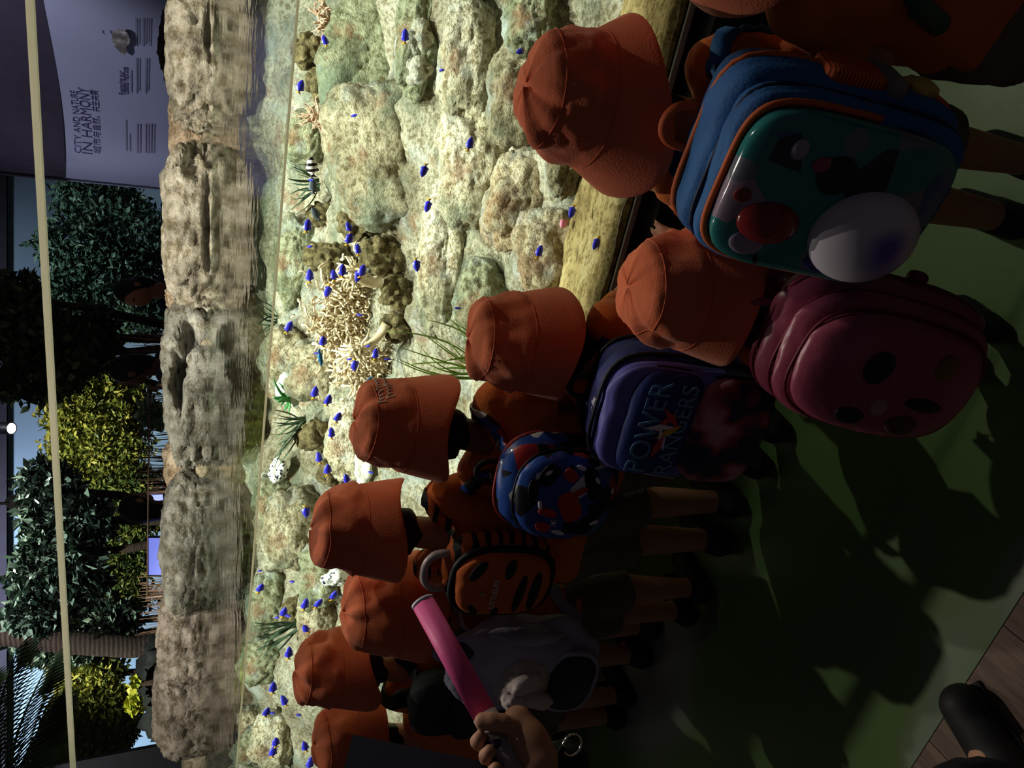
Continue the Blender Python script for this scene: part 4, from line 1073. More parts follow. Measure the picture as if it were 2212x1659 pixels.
def place(px, py, d, yaw, lean=0., **k):
    """H and base from where the hat sits"""
    wp = pD(px - 18, py, d); R3 = Matrix.Rotation(yaw, 3, 'Z')
    H = 1.0
    for _ in range(12):
        pv = Vector((0, 0, .50 * H)); RL = Matrix.Rotation(-lean, 3, 'X')
        hc = pv + RL @ (Vector((0, .012, .84)) * H - pv) + RL @ Vector((0, .012 * 1.1, .078 * 1.1 + .04))
        H *= wp.z / hc.z
    off = R3 @ hc
    return H, (wp.x - off.x, wp.y - off.y)

WEARER = [None]
# ---- backpacks: built in the wearer's frame, y = 0 on the back, -y outwards
def pack_frame(W, RL, U, H, dz=0., dy=0., yawadd=0., dx=0.):
    c = U((0, -.078, .64)) + Vector((dx, dy, dz))
    return W @ Matrix.Translation(c) @ (RL.to_4x4()) @ Matrix.Rotation(yawadd, 4, 'Z')
from mathutils.bvhtree import BVHTree
def bvh_of(o, M=None):
    M = M or o.matrix_world; return BVHTree.FromPolygons([M @ v.co for v in o.data.vertices], [tuple(p.vertices) for p in o.data.polygons])
def lay_on(path, root, wearer, gap=.005):
    """lay a strap on the wearer's clothes: points inside are pushed out, points over the shirt are drawn onto it"""
    bpy.context.view_layer.update()
    ch = {c.name.split('.')[0]: c for c in wearer.children}
    tr = [(k, bvh_of(ch[k])) for k in ('body', 'shorts', 'shirt') if k in ch]
    Mw = root.matrix_world; Mi = Mw.inverted(); R3 = Mi.to_3x3(); out = []; nor = []
    n = len(path)
    for i, p in enumerate(path):
        q = Mw @ p; nn = Vector((0, 0, 1))
        for _ in range(3):
            for k, b in tr:
                h, nm, ix, d = b.find_nearest(q)
                sd = (q - h).dot(nm)
                if sd < gap and (d < .12): q = h + nm * gap
                elif k == 'shirt' and 3 < i < n - 4 and d < .10: q = h + nm * gap
                if k == 'shirt': nn = nm
        out.append(q); nor.append(nn)
    for _ in range(2):
        out = [out[0]] + [(out[i - 1] + out[i] * 2 + out[i + 1]) / 4 for i in range(1, n - 1)] + [out[-1]]
        for i in range(n):
            for k, b in tr:
                h, nm, ix, d = b.find_nearest(out[i])
                if (out[i] - h).dot(nm) < gap and d < .12: out[i] = h + nm * gap
    return [Mi @ q for q in out], [(R3 @ v).normalized() for v in nor]
def straps(root, H, w_, top, bot, mt, width=.021, yfront=.17, zo=0.):
    for s in (-1, 1):
        pts = [(s * w_ * .45, -.03, top * .86), (s * w_ * .48, .0, top + .018), (s * .085 * H, .055, .150 * H), (s * .088 * H, .11 * H + .01, .125 * H), (s * .09 * H, .125 * H + .01, .04 * H), (s * .10 * H, .10 * H, -.05 * H), (s * .105 * H, .04 * H, bot * .5), (s * w_ * .8, -.03, bot * .8)]
        # smooth
        P = [Vector(p) + (Vector((0, 0, zo)) if 1 < j_ < 7 else Vector((0, 0, 0))) for j_, p in enumerate(pts)]; path = []
        for i in range(len(P) - 1):
            p0, p1, p2, p3 = P[max(i - 1, 0)], P[i], P[i + 1], P[min(i + 2, len(P) - 1)]
            for t in np.linspace(0, 1, 6, endpoint=False):
                path.append(.5 * ((2 * p1) + (p2 - p0) * t + (2 * p0 - 5 * p1 + 4 * p2 - p3) * t * t + (3 * p1 - p0 - 3 * p2 + p3) * t ** 3))
        path.append(P[-1]); v = []; f = []; path, nors = lay_on(path, root, WEARER[0])
        for i, p in enumerate(path):
            t = (path[min(i + 1, len(path) - 1)] - path[max(i - 1, 0)]).normalized(); nn = nors[i]; nn = (nn - t * nn.dot(t)).normalized(); sd = nn.cross(t)
            for (a, b) in ((-1, .3), (1, .3), (1, -.3), (-1, -.3)): v.append(p + sd * a * width * .8 + nn * b * .012)
        for i in range(len(path) - 1):
            for k in range(4): f.append((i * 4 + k, i * 4 + (k + 1) % 4, i * 4 + 4 + (k + 1) % 4, i * 4 + 4 + k))
        f += [(0, 1, 2, 3), tuple(len(v) - 4 + k for k in (3, 2, 1, 0))]
        mobj('strap', v, f, mt, root, smooth=True)
def shell(hw, hh, dep, e=4., y0=0., n=5, wob=.03, seed=1, taper=0.):
    p, f = sbox((hw, dep / 2, hh), e, n, wob, seed); p = p + np.array([0, y0 - dep / 2, 0])
    if taper: p[:, 0] *= 1 - taper * (p[:, 2] / hh)
    return p, f
def piping(root, hw, hh, y, r, mt, e=4., name='piping', a0=0., a1=2 * PI, taper=0.):
    pts = []
    for a in np.linspace(a0, a1, 60):
        c, s = math.cos(a), math.sin(a); k = (abs(c) ** e + abs(s) ** e) ** (-1 / e)
        x, z = c * k * hw, s * k * hh
        pts.append((x * (1 - taper * z / hh), y, z))
    return MB().tube(pts, r, 8).build(name, mt, root)
def handle(root, hw, top, y, mt, r=.008, h=.045):
    return MB().tube([(-hw, y, top - .015)] + [(-hw * math.cos(a), y, top + h * math.sin(a) ** .7) for a in np.linspace(.12, PI - .12, 15)] + [(hw, y, top - .015)], r, 8).build('handle', mt, root)
def patch(root, x, y, z, rx, rz, mt, name='patch', th=.004, rot=0., e=2.):
    p, f = sbox((rx, th, rz), e, 3)
    o = mobj(name, p, f, mt, root); o.location = (x, y, z); o.rotation_euler = (0, rot, 0); return o
def fy(sp, x, z):          # front surface of a shell given as (half width, half height, depth, exponent, y0)
    hw, hh, dep, e, y0 = sp
    return y0 - dep / 2 - dep / 2 * max(0, 1 - (abs(x) / hw) ** e - (abs(z) / hh) ** e) ** (1 / e)
# ---- the children
def wl(base, yaw, p):        # world point to the wearer's frame
    W = Matrix.Translation((base[0], base[1], 0)) @ Matrix.Rotation(yaw, 4, 'Z'); return W.inverted() @ Vector(p)
D2R = math.radians
KG = 'children in orange bucket hats at the tank'
def kid(px, py, d, yawd, label, lean=.06, lh=None, rh=None, ledge=False, **k):
    yaw = D2R(yawd); H, b = place(px, py, d, yaw, lean)
    hands = [wl(b, yaw, p) if p is not None else None for p in (lh, rh)]
    if ledge:
        for i, s in enumerate((-1, 1)):
            if hands[i] is None:
                w_ = Matrix.Translation((b[0], b[1], 0)) @ Matrix.Rotation(yaw, 4, 'Z') @ Vector((s * .075, .2, .62 * H))
                hands[i] = wl(b, yaw, (w_.x, min(YG - .15, w_.y + .12), .56 * H))
    return (H,) + person(label, H, b, yaw, True, lean, hands=hands, group=KG, **k)

kA = kid(1272, 205, 1.40, -2, 'child in orange hat wearing the blue backpack with the white dome', lean=.36, lh=pD(1432, 402, 1.60), head=(.30, .10, -.55), hatseed=11, hairlen=.07, skin=m_skin, vox=.006, flare=.13, hatoff=(-.05, .10), hatsc=1.02,
         brimfn=lambda a: .02 * math.cos(a - .5))
kB = kid(1535, -212, 1.18, -12, 'child in orange shirt next to the blue backpack, with a green bottle', lean=.25, head=(.2, 0, .1), hatseed=12, hairlen=.03, vox=.0075)
kC = kid(1478, 616, 1.58, -8, 'small child in orange hat wearing the maroon backpack', lean=.40, rh=pD(1418, 492, 1.68), head=(.25, -.05, -.3), hatseed=13, hairlen=.05, hatoff=(.05, .1), flare=.06, hatsc=1.02, brimfn=lambda a: .02 * math.cos(a - .3), vox=.0065)
kD = kid(1128, 735, 1.86, 2, 'child in orange hat wearing the blue ranger-lettered backpack', lean=.28, head=(.25, 0, .25), hatseed=14, ledge=True, hairlen=.05, hatoff=(-.10, -.05), hatsc=1.05, brimfn=lambda a: .012 * math.cos(a - 1.2))
kE = kid(880, 915, 1.99, -4, 'child in white-lettered orange hat wearing the blue and red patched backpack', lean=.20, head=(.15, .05, .2), hatseed=15, skin=m_skin2, hairlen=.04, vox=.007, hatsc=1.06)
kF = kid(787, 1140, 2.12, 6, 'child in orange hat wearing the tiger-striped backpack', lean=.16, head=(.15, 0, .15), hatseed=16, ledge=True, hairlen=.03, hatoff=(-.06, .05))
kG = kid(856, 1308, 2.30, -10, 'child in orange hat wearing the grey shark-like bag', lean=.18, head=(.15, 0, .1), hatseed=17, ledge=True, hairlen=.04, hatsc=1.18)
kH = kid(735, 1440, 2.50, 4, 'child in orange hat with a dark green shoulder strap', lean=.12, head=(.1, .05, .2), hatseed=18, ledge=True, hairlen=.03, hatsc=1.06)
kI = kid(772, 1588, 2.68, -4, 'child in orange hat half hidden by the black folder', lean=.12, head=(.15, 0, .1), hatseed=19, ledge=True, hairlen=.04, hatsc=1.10)

# embroidered script on one hat
m_white = mat('thread_white', srgb(226, 206, 186), .7, bump=0)
Mh = kE[6]; hat = kE[5]
from mathutils.bvhtree import BVHTree
hm = hat.data; hbv = BVHTree.FromPolygons([v.co for v in hm.vertices], [p.vertices for p in hm.polygons])
def hatpt(an, z):
    c = Mh @ Vector((0, 0, z + .026)); o = Mh @ Vector((.3 * math.cos(an), .3 * math.sin(an), z + .026 + .08)); h, n, i, d = hbv.ray_cast(o, (c - o).normalized())
    return (h + n * .0012 * (1 if n.dot(o - c) > 0 else -1)) if h else c
mb = MB()
for row, (z0, a0, a1, n) in enumerate([(.062, -.75, .35, 9), (.040, -.62, .30, 8)]):
    pts = []
    for t in np.linspace(0, 1, n * 12):
        ph = t * n * 2 * PI; tall = (1.9 if int(t * n) in (0, 4) else 1.0)
        pts.append(hatpt(a0 + (a1 - a0) * t + .030 * math.sin(ph), z0 + .0062 * tall * math.cos(ph)))
    mb.tube(pts, .0013, 5)
mb.build('embroidered_script', m_white, hat)['label'] = 'white embroidered script lettering'

TXM = lambda x, y, z, rot=0.: Matrix.Translation((x, y, z)) @ Matrix(((1, 0, 0, 0), (0, 0, -1, 0), (0, 1, 0, 0), (0, 0, 0, 1))) @ Matrix.Rotation(rot, 4, 'Z')
def pack(k, name, label, dz=0., dy=0., yawadd=0., dx=0., sc=1.):
    H, root, W, RL, U, hb, mh = k[:7]; WEARER[0] = root
    r = empty(name, pack_frame(W, RL, U, H, dz, dy, yawadd, dx) @ Matrix.Scale(sc, 4)); tag(r, label, 'backpack', 'backpacks of the children'); return r, H
# A: blue with teal glossy front and a white dome
m_blue = mat('pack_blue', srgb(40, 92, 150), .7, srgb(52, 108, 166), 9, .2, 160)
m_pipe = mat('pack_orange', srgb(190, 92, 44), .6, bump=.1)
m_mesh = ramp_mat('mesh_orange', [(.45, srgb(150, 62, 24)), (.55, srgb(244, 112, 52))], kind='wave', scale=55, rough=.6, bump=.3, bscale=80)
m_grey = mat('grey_band', srgb(120, 116, 114), .8, bump=.1)
m_teal = ramp_mat('teal_print', [(.0, srgb(44, 124, 122)), (.50, srgb(44, 124, 122)), (.52, srgb(110, 116, 124)), (.66, srgb(150, 134, 150)), (.78, srgb(52, 92, 130)), (.90, srgb(36, 40, 52))], kind='cell', scale=17, rough=.16, bump=.0, interp='CONSTANT', coat=.6)
m_domew = ramp_mat('dome_print', [(.35, srgb(206, 200, 210)), (.62, srgb(206, 200, 210)), (.70, srgb(104, 84, 170))], scale=4.5, rough=.3, bump=0, detail=1)
m_maroon = mat('maroon_gloss', srgb(120, 34, 36), .2, bump=0, coat=.5)
r, H = pack(kA, 'backpack', 'blue backpack with glossy teal front, orange trim and white dome', dz=.0, dy=-.028, yawadd=-.24, dx=.015)
v_, f_ = shell(.152, .195, .14, 5, 0, 5); mobj('main_body', v_, f_, m_blue, r)
v_, f_ = shell(.140, .180, .075, 5, -.115, 5); mobj('front_compartment', v_, f_, m_blue, r)
v_, f_ = shell(.126, .164, .05, 4.5, -.170, 5, .01); fp = mobj('front_panel', v_, f_, m_teal, r)
piping(r, .153, .196, -.07, .006, m_pipe, 5); piping(r, .131, .170, -.186, .0055, m_pipe, 4.5, a0=-.1, a1=PI + .1)
piping(r, .141, .181, -.152, .004, mat('zip_dark', srgb(24, 34, 60), .5, bump=0), 5, 'zip')
p_, f_ = sbox((.078, .05, .085), 2.0, 4); mobj('dome', p_, f_, m_domew, r, loc=(-.035, -.215, -.07))
p_, f_ = sbox((.036, .024, .05), 2.0, 4); mobj('gloss_badge', p_, f_, m_maroon, r, loc=(-.045, -.215, .082))
patch(r, .05, -.222, .02, .03, .03, mat('print_dark', srgb(44, 44, 50), .3, bump=0)); patch(r, -.01, -.221, .14, .011, .014, m_maroon)
patch(r, .075, -.220, .09, .016, .013, mat('print_lilac', srgb(150, 140, 160), .3, bump=0)); patch(r, .06, -.221, .045, .013, .018, mat('print_rose', srgb(150, 70, 90), .3, bump=0))
patch(r, -.085, -.219, .10, .02, .028, mat('print_lilac', srgb(150, 140, 160), .3, bump=0)); patch(r, -.09, -.219, -.03, .02, .03, mat('print_navy', srgb(40, 50, 96), .3, bump=0))
p_, f_ = sbox((.016, .045, .05), 5, 4); mobj('mesh_pocket', p_, f_, m_mesh, r, loc=(.150, -.072, .005)); p_, f_ = sbox((.018, .05, .017), 5, 4); mobj('pocket_band', p_, f_, m_grey, r, loc=(.150, -.072, -.055))
p_, f_ = sbox((.012, .03, .028), 3, 3, .2, 2); mobj('side_badge', p_, f_, mat('straw_yellow', srgb(190, 164, 84), .7), r, loc=(.152, -.06, -.115))
straps(r, H, .15, .18, -.18, m_blue); handle(r, .035, .195, -.03, m_pipe)
# C: maroon shiny
m_mar = mat('pack_maroon', srgb(142, 62, 84), .35, srgb(154, 72, 94), 6, .08, 60, spec=.5); m_mard = mat('pack_maroon_dark', srgb(96, 26, 44), .4, bump=0)
m_blk = mat('print_black', srgb(26, 26, 26), .5, bump=0); m_crm = mat('print_cream', srgb(150, 120, 110), .5, bump=0)
r, H = pack(kC, 'backpack', 'shiny maroon-pink backpack with dark oval prints', dz=-.06, dy=-.025, yawadd=.0, dx=.03)
v_, f_ = shell(.150, .205, .11, 3.2, 0, 5); mobj('main_body', v_, f_, m_mar, r)
v_, f_ = shell(.136, .188, .07, 3.2, -.085, 5); mobj('front_compartment', v_, f_, m_mar, r)
v_, f_ = shell(.118, .168, .07, 2.8, -.125, 5, .02); mobj('front_pocket', v_, f_, m_mar, r)
for (hw, hh, y) in [(.151, .206, -.055), (.151, .206, -.064), (.137, .189, -.118), (.121, .171, -.158)]: piping(r, hw, hh, y, .0035, m_mard, 3.2, 'zip')
for (x, z, a, b, mt) in [(.03, .04, .034, .026, m_blk), (-.045, .0, .018, .016, m_crm), (.06, -.075, .026, .02, mat('print_olive', srgb(110, 84, 34), .5, bump=0)), (-.02, -.075, .014, .036, m_blk), (-.075, .04, .02, .028, m_blk), (-.07, -.06, .024, .030, mat('print_brown', srgb(76, 52, 40), .5, bump=0))]:
    patch(r, x, fy((.118, .168, .07, 2.8, -.125), x, z) - .001, z, a, b, mt, 'print')
patch(r, .03, -.195, .038, .017, .014, m_crm, 'print')
p_, f_ = sbox((.016, .012, .02), 3, 3); mobj('buckle', p_, f_, m_mard, r, loc=(.152, -.04, -.03))
straps(r, H, .15, .18, -.18, m_mar, zo=.055); handle(r, .03, .20, -.03, m_mar, .009)
# D: blue lettered
m_navy = mat('pack_navy', srgb(34, 44, 104), .6, srgb(46, 58, 126), 7, .15); m_viol = mat('pack_violet', srgb(92, 92, 170), .45, srgb(110, 108, 188), 8, .05)
m_trim = mat('trim_black', srgb(20, 20, 26), .5, bump=0); m_cyan = mat('letter_blue', srgb(92, 134, 170), .5, bump=0); m_wht = mat('print_white', srgb(214, 214, 224), .5, bump=0)
r, H = pack(kD, 'backpack', 'blue backpack lettered POWER RANGERS with a red print at its foot', dz=-.035, dy=-.015, yawadd=-.08, dx=-.035)
v_, f_ = shell(.150, .195, .15, 4.2, 0, 5); mobj('main_body', v_, f_, m_navy, r)
v_, f_ = shell(.142, .186, .05, 4.2, -.115, 5); mobj('violet_panel', v_, f_, m_viol, r)
v_, f_ = shell(.134, .085, .085, 3.6, -.10, 5); o = mobj('upper_pocket', v_, f_, m_navy, r); o.location = (0, 0, .06)
v_, f_ = shell(.134, .095, .10, 3.2, -.10, 5); o = mobj('lower_pocket', v_, f_, ramp_mat('red_print', [(.0, srgb(30, 32, 60)), (.42, srgb(38, 36, 66)), (.50, srgb(150, 60, 70)), (.62, srgb(196, 150, 160)), (.72, srgb(200, 130, 60))], scale=9, rough=.4, bump=0, detail=2), r); o.location = (0, 0, -.095)
for (hw, hh, y, z) in [(.151, .196, -.03, 0), (.151, .196, -.118, 0), (.135, .086, -.150, .06), (.135, .096, -.155, -.095)]:
    o = piping(r, hw, hh, y, .005, m_trim, 4); o.location = (0, 0, z)
mb = MB()
for k_ in range(13):
    a = D2R(20 + 140 * k_ / 12); x, z = .146 * math.cos(a), .192 * math.sin(a); M = Matrix.Translation((x * 1.005, -.075, z * 1.005)) @ Matrix.Rotation(-(a - PI / 2), 4, 'Y')
    MB().box((-.010, -.026 + .012 * (k_ % 2), -.003), (.010, .018 - .01 * ((k_ + 1) % 2), .003), M).build('top_letter', m_wht, r, False)
text_mesh('lettering', 'POWER', .068, m_cyan, r, TXM(0, -.187, .09)); text_mesh('lettering', 'RANGERS', .054, m_cyan, r, TXM(0, -.187, .025))
m_red = mat('emblem_red', srgb(190, 60, 62), .5, bump=0); m_yel = mat('emblem_yellow', srgb(206, 170, 60), .5, bump=0)
for k_, (x, z, rt, mt) in enumerate([(.02, .06, .5, m_red), (-.02, .055, -.4, m_wht), (.0, .045, .9, m_yel), (.035, .05, -.8, m_red), (-.04, .06, .2, m_red), (.01, .07, 1.4, m_wht)]):
    MB().add([(-.034, 0, 0), (0, 0, .009), (.034, 0, 0), (0, 0, -.009), (0, -.004, 0)], [(0, 1, 4), (1, 2, 4), (2, 3, 4), (3, 0, 4)]).xf(Matrix.Translation((x, -.189 - .001 * k_, z)) @ Matrix.Rotation(rt, 4, 'Y')).build('emblem_ray', mt, r, False)
for (x0, z0, x1, z1) in [(-.12, .02, -.10, .10), (-.135, -.02, -.13, .06)]: MB().tube([(x0, -.168, z0), (x1, -.168, z1)], .0012, 5).build('print_line', m_wht, r)
straps(r, H, .15, .18, -.18, m_navy); handle(r, .03, .195, -.03, m_trim)
# E: blue with red, black and white patches
m_spi = ramp_mat('patch_print', [(.0, srgb(38, 74, 150)), (.52, srgb(38, 74, 150)), (.54, srgb(22, 22, 30)), (.76, srgb(168, 50, 48)), (.93, srgb(206, 204, 206))], kind='cell', scale=22, rough=.35, bump=0, interp='CONSTANT', coat=.3)
r, H = pack(kE, 'backpack', 'round blue backpack covered in red, black and white patches', dz=.0, dy=-.03, yawadd=.22)
v_, f_ = shell(.132, .155, .12, 2.9, 0, 5); mobj('main_body', v_, f_, m_spi, r)
v_, f_ = shell(.112, .125, .07, 2.6, -.10, 5); mobj('front_pocket', v_, f_, m_spi, r)
piping(r, .133, .156, -.06, .005, mat('piping_red', srgb(160, 52, 46), .5, bump=0), 2.9); piping(r, .114, .127, -.125, .0035, m_trim, 2.6, 'zip')
m_wb = mat('patch_black', srgb(20, 20, 24), .35, bump=0); m_rd = mat('patch_red', srgb(176, 48, 44), .4, bump=0)
SE = (.112, .125, .07, 2.6, -.10)
for k_, (x, z, a, b, mt, rt) in enumerate([(.062, .062, .030, .022, m_wb, .5), (.02, .092, .03, .014, m_wb, -.2), (-.012, -.002, .040, .026, m_rd, -.5), (-.058, -.052, .034, .022, m_wb, .7), (.05, -.048, .044, .018, m_wb, -.4), (-.07, .052, .014, .020, m_rd, .3), (.068, .012, .014, .02, m_rd, .6), (.005, -.085, .036, .016, m_wb, .2), (-.03, .05, .010, .024, m_rd, .2), (.03, -.02, .020, .008, m_rd, 1.0)]):
    patch(r, x, fy(SE, x, z) - .0004 * k_, z, a, b, mt, 'print', rot=rt, e=2 if k_ % 2 else 3.2)
for (x, z, a, b, rt) in [(.088, -.012, .006, .014, .3), (-.012, .072, .012, .005, -.3), (.070, .066, .010, .005, .9), (-.05, -.072, .013, .005, 1.1), (.062, -.055, .014, .006, -.6), (-.082, .012, .006, .018, .2), (.03, -.10, .012, .005, .3)]:
    patch(r, x, fy(SE, x, z) - .0045, z, a, b, m_wht, 'print', rot=rt)
mb = MB(); ex, ez = -.055, .030; ey = fy(SE, ex, ez) - .006
mb.add(*sbox((.0035, .001, .006), 2, 2)); mb.v = [(p[0] + ex, p[1] + ey, p[2] + ez) for p in mb.v]
for k_ in range(4):
    for sg in (-1, 1): mb.tube([(ex, ey, ez + .004 - .0026 * k_), (ex + sg * .007, ey, ez + .008 - .004 * k_), (ex + sg * .009, ey, ez + .012 - .008 * k_)], .0007, 4)
mb.build('spider_emblem', m_wht, r)
straps(r, H, .13, .15, -.15, m_spi); handle(r, .028, .155, -.03, m_trim)
# F: tiger
m_tig = ramp_mat('tiger_print', [(.0, srgb(200, 98, 46)), (.60, srgb(200, 98, 46)), (.64, srgb(36, 38, 42))], kind='wave', scale=9, rough=.7, bump=.1, distort=5, interp='LINEAR')
m_org = mat('tiger_orange', srgb(200, 98, 46), .7, srgb(210, 108, 54), 8, .2); m_silv = mat('silver_webbing', srgb(176, 160, 158), .35, bump=.1, spec=.7)
r, H = pack(kF, 'backpack', 'orange backpack with black tiger stripes and a pale grab loop', dz=.03, dy=-.005, yawadd=-.05)
v_, f_ = shell(.112, .150, .10, 3, 0, 5); mobj('main_body', v_, f_, m_tig, r)
v_, f_ = shell(.096, .128, .06, 3, -.08, 5); mobj('front_panel', v_, f_, m_org, r)
piping(r, .101, .134, -.105, .010, m_trim, 3, 'black_zip')
for (x, z, a, b, rt) in [(.058, -.005, .034, .014, .15), (-.015, -.042, .060, .013, .12), (-.01, -.082, .062, .015, .08), (.055, .078, .034, .016, .5), (-.065, .075, .022, .012, -.5), (-.07, .015, .02, .010, -.1)]: patch(r, x, fy((.096, .128, .06, 3, -.08), x, z), z, a, b, m_blk, 'stripe', rot=rt)
text_mesh('lettering', 'LITTLELIFE', .020, m_wht, r, TXM(-.01, -.145, .028)); patch(r, -.01, -.1435, .058, .006, .007, mat('leaf_green', srgb(150, 150, 70), .5, bump=0), 'emblem')
straps(r, H, .112, .14, -.14, m_tig); handle(r, .055, .150, -.06, m_silv, .011, .05)
# G: soft pale grey bag with a dark oval pocket
m_pale = mat('bag_pale', srgb(150, 148, 172), .8, srgb(178, 174, 196), 6, .3, 40); m_cream = mat('bag_cream', srgb(176, 166, 156), .8, srgb(190, 180, 170), 6, .2); m_dk = mat('bag_dark', srgb(58, 58, 66), .7, bump=.2)
r, H = pack(kG, 'backpack', 'plush pale grey shark-like bag with a dark oval pocket', dz=-.03, dy=-.015, yawadd=.25, sc=1.08)
v_, f_ = shell(.140, .205, .14, 2.6, 0, 5, .10, 4); mobj('main_body', v_, f_, m_pale, r)
p_, f_ = sbox((.085, .045, .075), 2.2, 5, .12, 3); mobj('mouth_panel', p_, f_, m_cream, r, loc=(-.01, -.125, .02))
for (x, z, sx, sz, rt) in [(-.045, .045, .026, .034, .2), (.015, .028, .028, .045, -.5), (-.04, -.02, .024, .045, .3)]:
    p_, f_ = sbox((sx, .026, sz), 2.0, 4, .1, 5); o = mobj('plush_tooth', p_, f_, mat('plush_white', srgb(196, 184, 178), .8, bump=.2), r, loc=(x, -.165, z)); o.rotation_euler = (0, rt, 0)
p_, f_ = sbox((.092, .05, .068), 2.6, 5, .05, 7); mobj('oval_pocket', p_, f_, m_dk, r, loc=(-.015, -.115, -.115))
o = piping(r, .096, .072, -.128, .008, m_pale, 2.6); o.location = (-.015, 0, -.115)
p_, f_ = sbox((.02, .035, .10), 2.2, 4, .1, 2); mobj('side_fin', p_, f_, m_pale, r, loc=(.115, -.10, .03))
p_, f_ = sbox((.05, .05, .06), 3, 4, .15, 2); mobj('top_flap', p_, f_, m_dk, r, loc=(.03, -.06, .165))
straps(r, H, .14, .19, -.18, m_pale); handle(r, .03, .20, -.03, m_pale)
# H: dark green pack
m_dgreen = mat('pack_dark_green', srgb(34, 42, 42), .7, srgb(42, 50, 50), 7, .2)
r, H = pack(kH, 'backpack', 'plain dark green backpack with wide straps', dz=.0)
v_, f_ = shell(.12, .16, .11, 3.4, 0, 5); mobj('main_body', v_, f_, m_dgreen, r); v_, f_ = shell(.10, .09, .05, 3.4, -.09, 4); o = mobj('front_pocket', v_, f_, m_dgreen, r); o.location = (0, 0, -.05)
straps(r, H, .12, .15, -.15, m_dgreen, .028); handle(r, .03, .16, -.03, m_dgreen)
# green bottle held against the near child's back pocket
bpy.context.view_layer.update()
bsh = [c for c in kB[1].children if c.name.startswith('shirt')][0]
hb_, nb_, _, _ = bvh_of(bsh).ray_cast(CO, ray(1985, 22).normalized())
g = (hb_ + nb_ * .019) if hb_ else pD(1985, 10, 1.1)
o = MB().lathe([(.001, -.045), (.015, -.045), (.018, -.04), (.018, .02), (.012, .034), (.010, .036), (.010, .048), (.001, .048)], 20).xf(Matrix.Rotation(.25, 4, 'Y')).build('water_bottle', mat('bottle_green', srgb(60, 92, 68), .35, bump=0), loc=g)
tag(o, 'small green bottle hanging at the side of an orange shirt', 'bottle')

# ---- the adult with the light wand
P0 = pD(1118, 1672, 1.01); P1 = pD(912, 1299, 1.15); ax = (P1 - P0).normalized()
gc = pD(1092, 1640, 1.03); gc = P0 + ax * (gc - P0).dot(ax)
g = pD(765, 1587, 1.22); g2 = pD(1045, 1645, 1.16); e = (g - g2).normalized(); lf = (pD(740, 1659, 1.2) - g).normalized(); lf = (lf - e * lf.dot(e)).normalized(); nn = e.cross(lf)
Mf = Matrix((lf, e, nn)).transposed().to_4x4(); Mf.translation = g2
yawA = D2R(-18); bA = (-1.30, .40); HA = 1.62
e1 = (DN - ax * DN.dot(ax)).normalized(); e2 = ax.cross(e1).normalized()
if e2.dot(FW) < 0: e2 = -e2
wrist = gc + e1 * .040 - ax * .030 + RT * -.060
adult = person('adult in dark clothes holding a pink light wand and a black folder', HA, bA, yawA, False, .02, hands=[wl(bA, yawA, Mf @ Vector((.285, .05, .0))), wl(bA, yawA, wrist)], shirt=mat('shirt_black', srgb(28, 28, 34), .8), shorts=mat('trousers_dark', srgb(30, 30, 36), .8),
               hat=False, long_legs=True, long_sleeve=False, hairlen=.12, shoes=m_shoed, vox=.0085, foot=(1, wl(bA, yawA, (-1.25, .50, .08))))
Wi = adult[1].inverted(); L_ = lambda p: Wi @ p
# the gripping hand, fused onto the body mesh
old = [c for c in adult[0].children if c.name.startswith('body')][0]
q = SDF(np.array(L_(gc)) - .13, np.array(L_(gc)) + .13, .0035)
pc = gc + e1 * .034
q.cap(L_(wrist), L_(pc), .026, .026, .012); q.cap(L_(pc - ax * .026), L_(pc + ax * .030), .024, .021, .012)
q.cap(L_(wrist - RT * .07 - e1 * .005), L_(wrist), .030, .026, .01)
for i in range(4):
    o_ = gc + ax * (.036 - i * .0215); prev = None; rr = .0168 + .009
    for t in np.linspace(-.15, 3.9 - .15 * abs(i - 1), 9):
        p = o_ + (e1 * math.cos(t) + e2 * math.sin(t)) * (rr + (.006 if t < .6 else 0))
        if prev is not None: q.cap(L_(prev), L_(p), .0098 - .0004 * i, .0094 - .0004 * i, .003)
        prev = p
prev = None
for t, s_ in zip(np.linspace(.1, -1.9, 6), np.linspace(.010, .050, 6)):
    p = gc + ax * s_ + (e1 * math.cos(t) + e2 * math.sin(t)) * .0275
    if prev is not None: q.cap(L_(prev), L_(p), .0118, .011, .004)
    prev = p
V2, F2_ = nets(q.v, q.lo, q.h)
m1 = old.data; bm = bmesh.new(); bm.from_mesh(m1)
wl_ = L_(wrist)
dirv = (L_(gc) - wl_).normalized()
kill = [v for v in bm.verts if (v.co - wl_).length < .22 and (v.co - wl_).dot(dirv) > -.004 and (v.co - L_(gc)).length < .2]
bmesh.ops.delete(bm, geom=kill, context='VERTS')
vs = [bm.verts.new(tuple(p)) for p in V2]
for f in F2_:
    try: bm.faces.new([vs[i] for i in f])
    except ValueError: pass
bm.normal_update(); bm.to_mesh(m1); bm.free(); m1.shade_smooth(); m1.update()
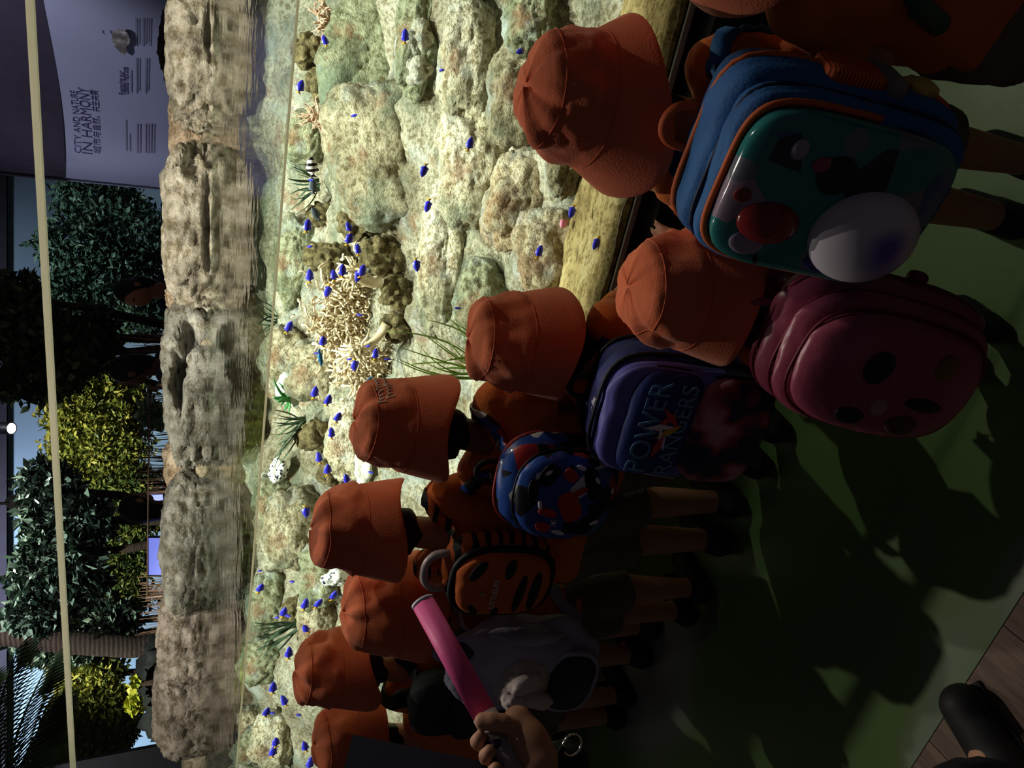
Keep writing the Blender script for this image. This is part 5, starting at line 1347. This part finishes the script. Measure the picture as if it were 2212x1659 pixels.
# wand
m_wand = mat('wand_pink', srgb(226, 82, 150), .5, srgb(236, 96, 160), 6, .05); m_whandle = mat('wand_handle', srgb(150, 132, 130), .45, bump=0)
root = empty('light_wand', loc=P0); tag(root, 'bright pink light wand with a grey handle held in a hand', 'light wand')
hs_ = P0 + ax * ((pD(1028, 1562, 1.06) - P0).dot(ax))
MB().tube([P1 - ax * .004 - P0, hs_ - P0], .0172, 24).build('pink_tube', m_wand, root, True)
MB().tube([hs_ - P0, P0 - ax * .02 - P0], [.0180, .0165], 24).build('handle', m_whandle, root, True)
MB().tube([P1 - P0, P1 - ax * .005 - P0], .0176, 24).build('end_cap', m_wht, root, True)
p_, f_ = sbox((.007, .007, .010), 2, 3); mobj('button', p_, f_, mat('wand_button', srgb(70, 50, 84), .4, bump=0), root, loc=hs_ - P0 - ax * .035 - FW * .016)
# black folder and bag
root = empty('folder', Mf); tag(root, 'plain black folder held up beside the light wand hand', 'folder'); ln = (g - g2).length
m_fold = mat('folder_black', srgb(34, 34, 44), .5, bump=.04)
MB().box((0, 0, -.006), (.24, ln, -.001)).build('cover', m_fold, root, False); MB().box((0.002, .002, -.001), (.238, ln - .002, .001)).build('papers', mat('paper_grey', srgb(120, 116, 116), .8, bump=0), root, False); MB().box((0, 0, .001), (.24, ln, .006)).build('cover', m_fold, root, False)
bpy.context.view_layer.update(); g = pD(1190, 1690, 1.10); root = empty('shoulder_bag', Matrix.Translation(g) @ Matrix.Rotation(YAW, 4, 'Z')); tag(root, 'black shoulder bag with a shiny metal ring at its edge', 'bag')
p_, f_ = sbox((.05, .03, .055), 5, 4, .03); mobj('bag_body', p_, f_, mat('bag_black', srgb(22, 28, 28), .7, bump=.1), root)
rg = pD(1236, 1609, 1.08) - g; rg = Matrix.Rotation(-YAW, 3, 'Z') @ rg
rp = [rg + Vector((.0148 * math.cos(a), 0, .0148 * math.sin(a))) for a in np.linspace(0, 2 * PI, 33)]
MB().tube(rp, .0016, 8).build('metal_ring', mat('ring_metal', srgb(230, 228, 215), .15, metal=1., bump=0), root)
MB().tube([rg + Vector((0, 0, .014)), rg + Vector((-.02, 0, .03)), Vector((-.01, 0, .03))], .005, 8).build('ring_loop', m_trim, root)
sh_, el_, wr_ = adult[6][1]; fp_ = adult[1] @ el_.lerp(wr_, .72); fd_ = ((adult[1] @ wr_) - (adult[1] @ el_)).normalized()
sv_ = fd_.cross(Vector((0, 0, 1))).normalized(); uv_ = sv_.cross(fd_); Ib = root.matrix_world.inverted()
loop = [Vector((-.03, .03, .05))] + [Ib @ (fp_ + (uv_ * math.cos(t) + sv_ * math.sin(t)) * .037) for t in np.linspace(-1.9, 1.9, 12)] + [Vector((.03, .03, .05))]
MB().tube(loop, .007, 8, flat=.5).build('strap', m_trim, root)

# ---- visitors on the far side
deck = MB().box((-9, 0, 0), (3, 6, .14)).xf(Matrix.Translation(FH * 5.25) @ Matrix.Rotation(YAW, 4, 'Z')).build('floor_deck', mat('deck', srgb(70, 66, 64), .8), smooth=False); tag(deck, kind='structure')
def visitor(px, py, F, yawd, lab, **k):
    p = pF(px, py, F); H = (p.z - .14 - .0) / .937
    root = person(lab, H, (p.x, p.y), D2R(yawd), False, .0, hat=False, vox=.012, group='visitors beyond the tank', long_legs=True, face=True, **k)[0]
    root.location.z = .14
visitor(284, 622, 5.9, 150, 'person in a navy top with a pale strap behind the gap in the rim', shirt=mat('shirt_navy', srgb(40, 48, 88), .8), shorts=m_trim, hairlen=.03, skin=mat('skin_warm', srgb(190, 126, 96), .55, bump=.02))
visitor(272, 790, 5.9, 100, 'person in a grey hooded top above the hollowed boulder', shirt=mat('shirt_grey', srgb(84, 82, 90), .85), shorts=m_trim, hairlen=.05, skin=m_skin2, long_sleeve=True)
visitor(290, 1105, 5.9, -20, 'person in black with a speckled top above the long grey rock', shirt=mat('shirt_speckled', srgb(22, 22, 26), .8, srgb(150, 150, 150), 60, 0, contrast=(.68, .72)), shorts=m_trim, hairlen=.10, long_sleeve=True)
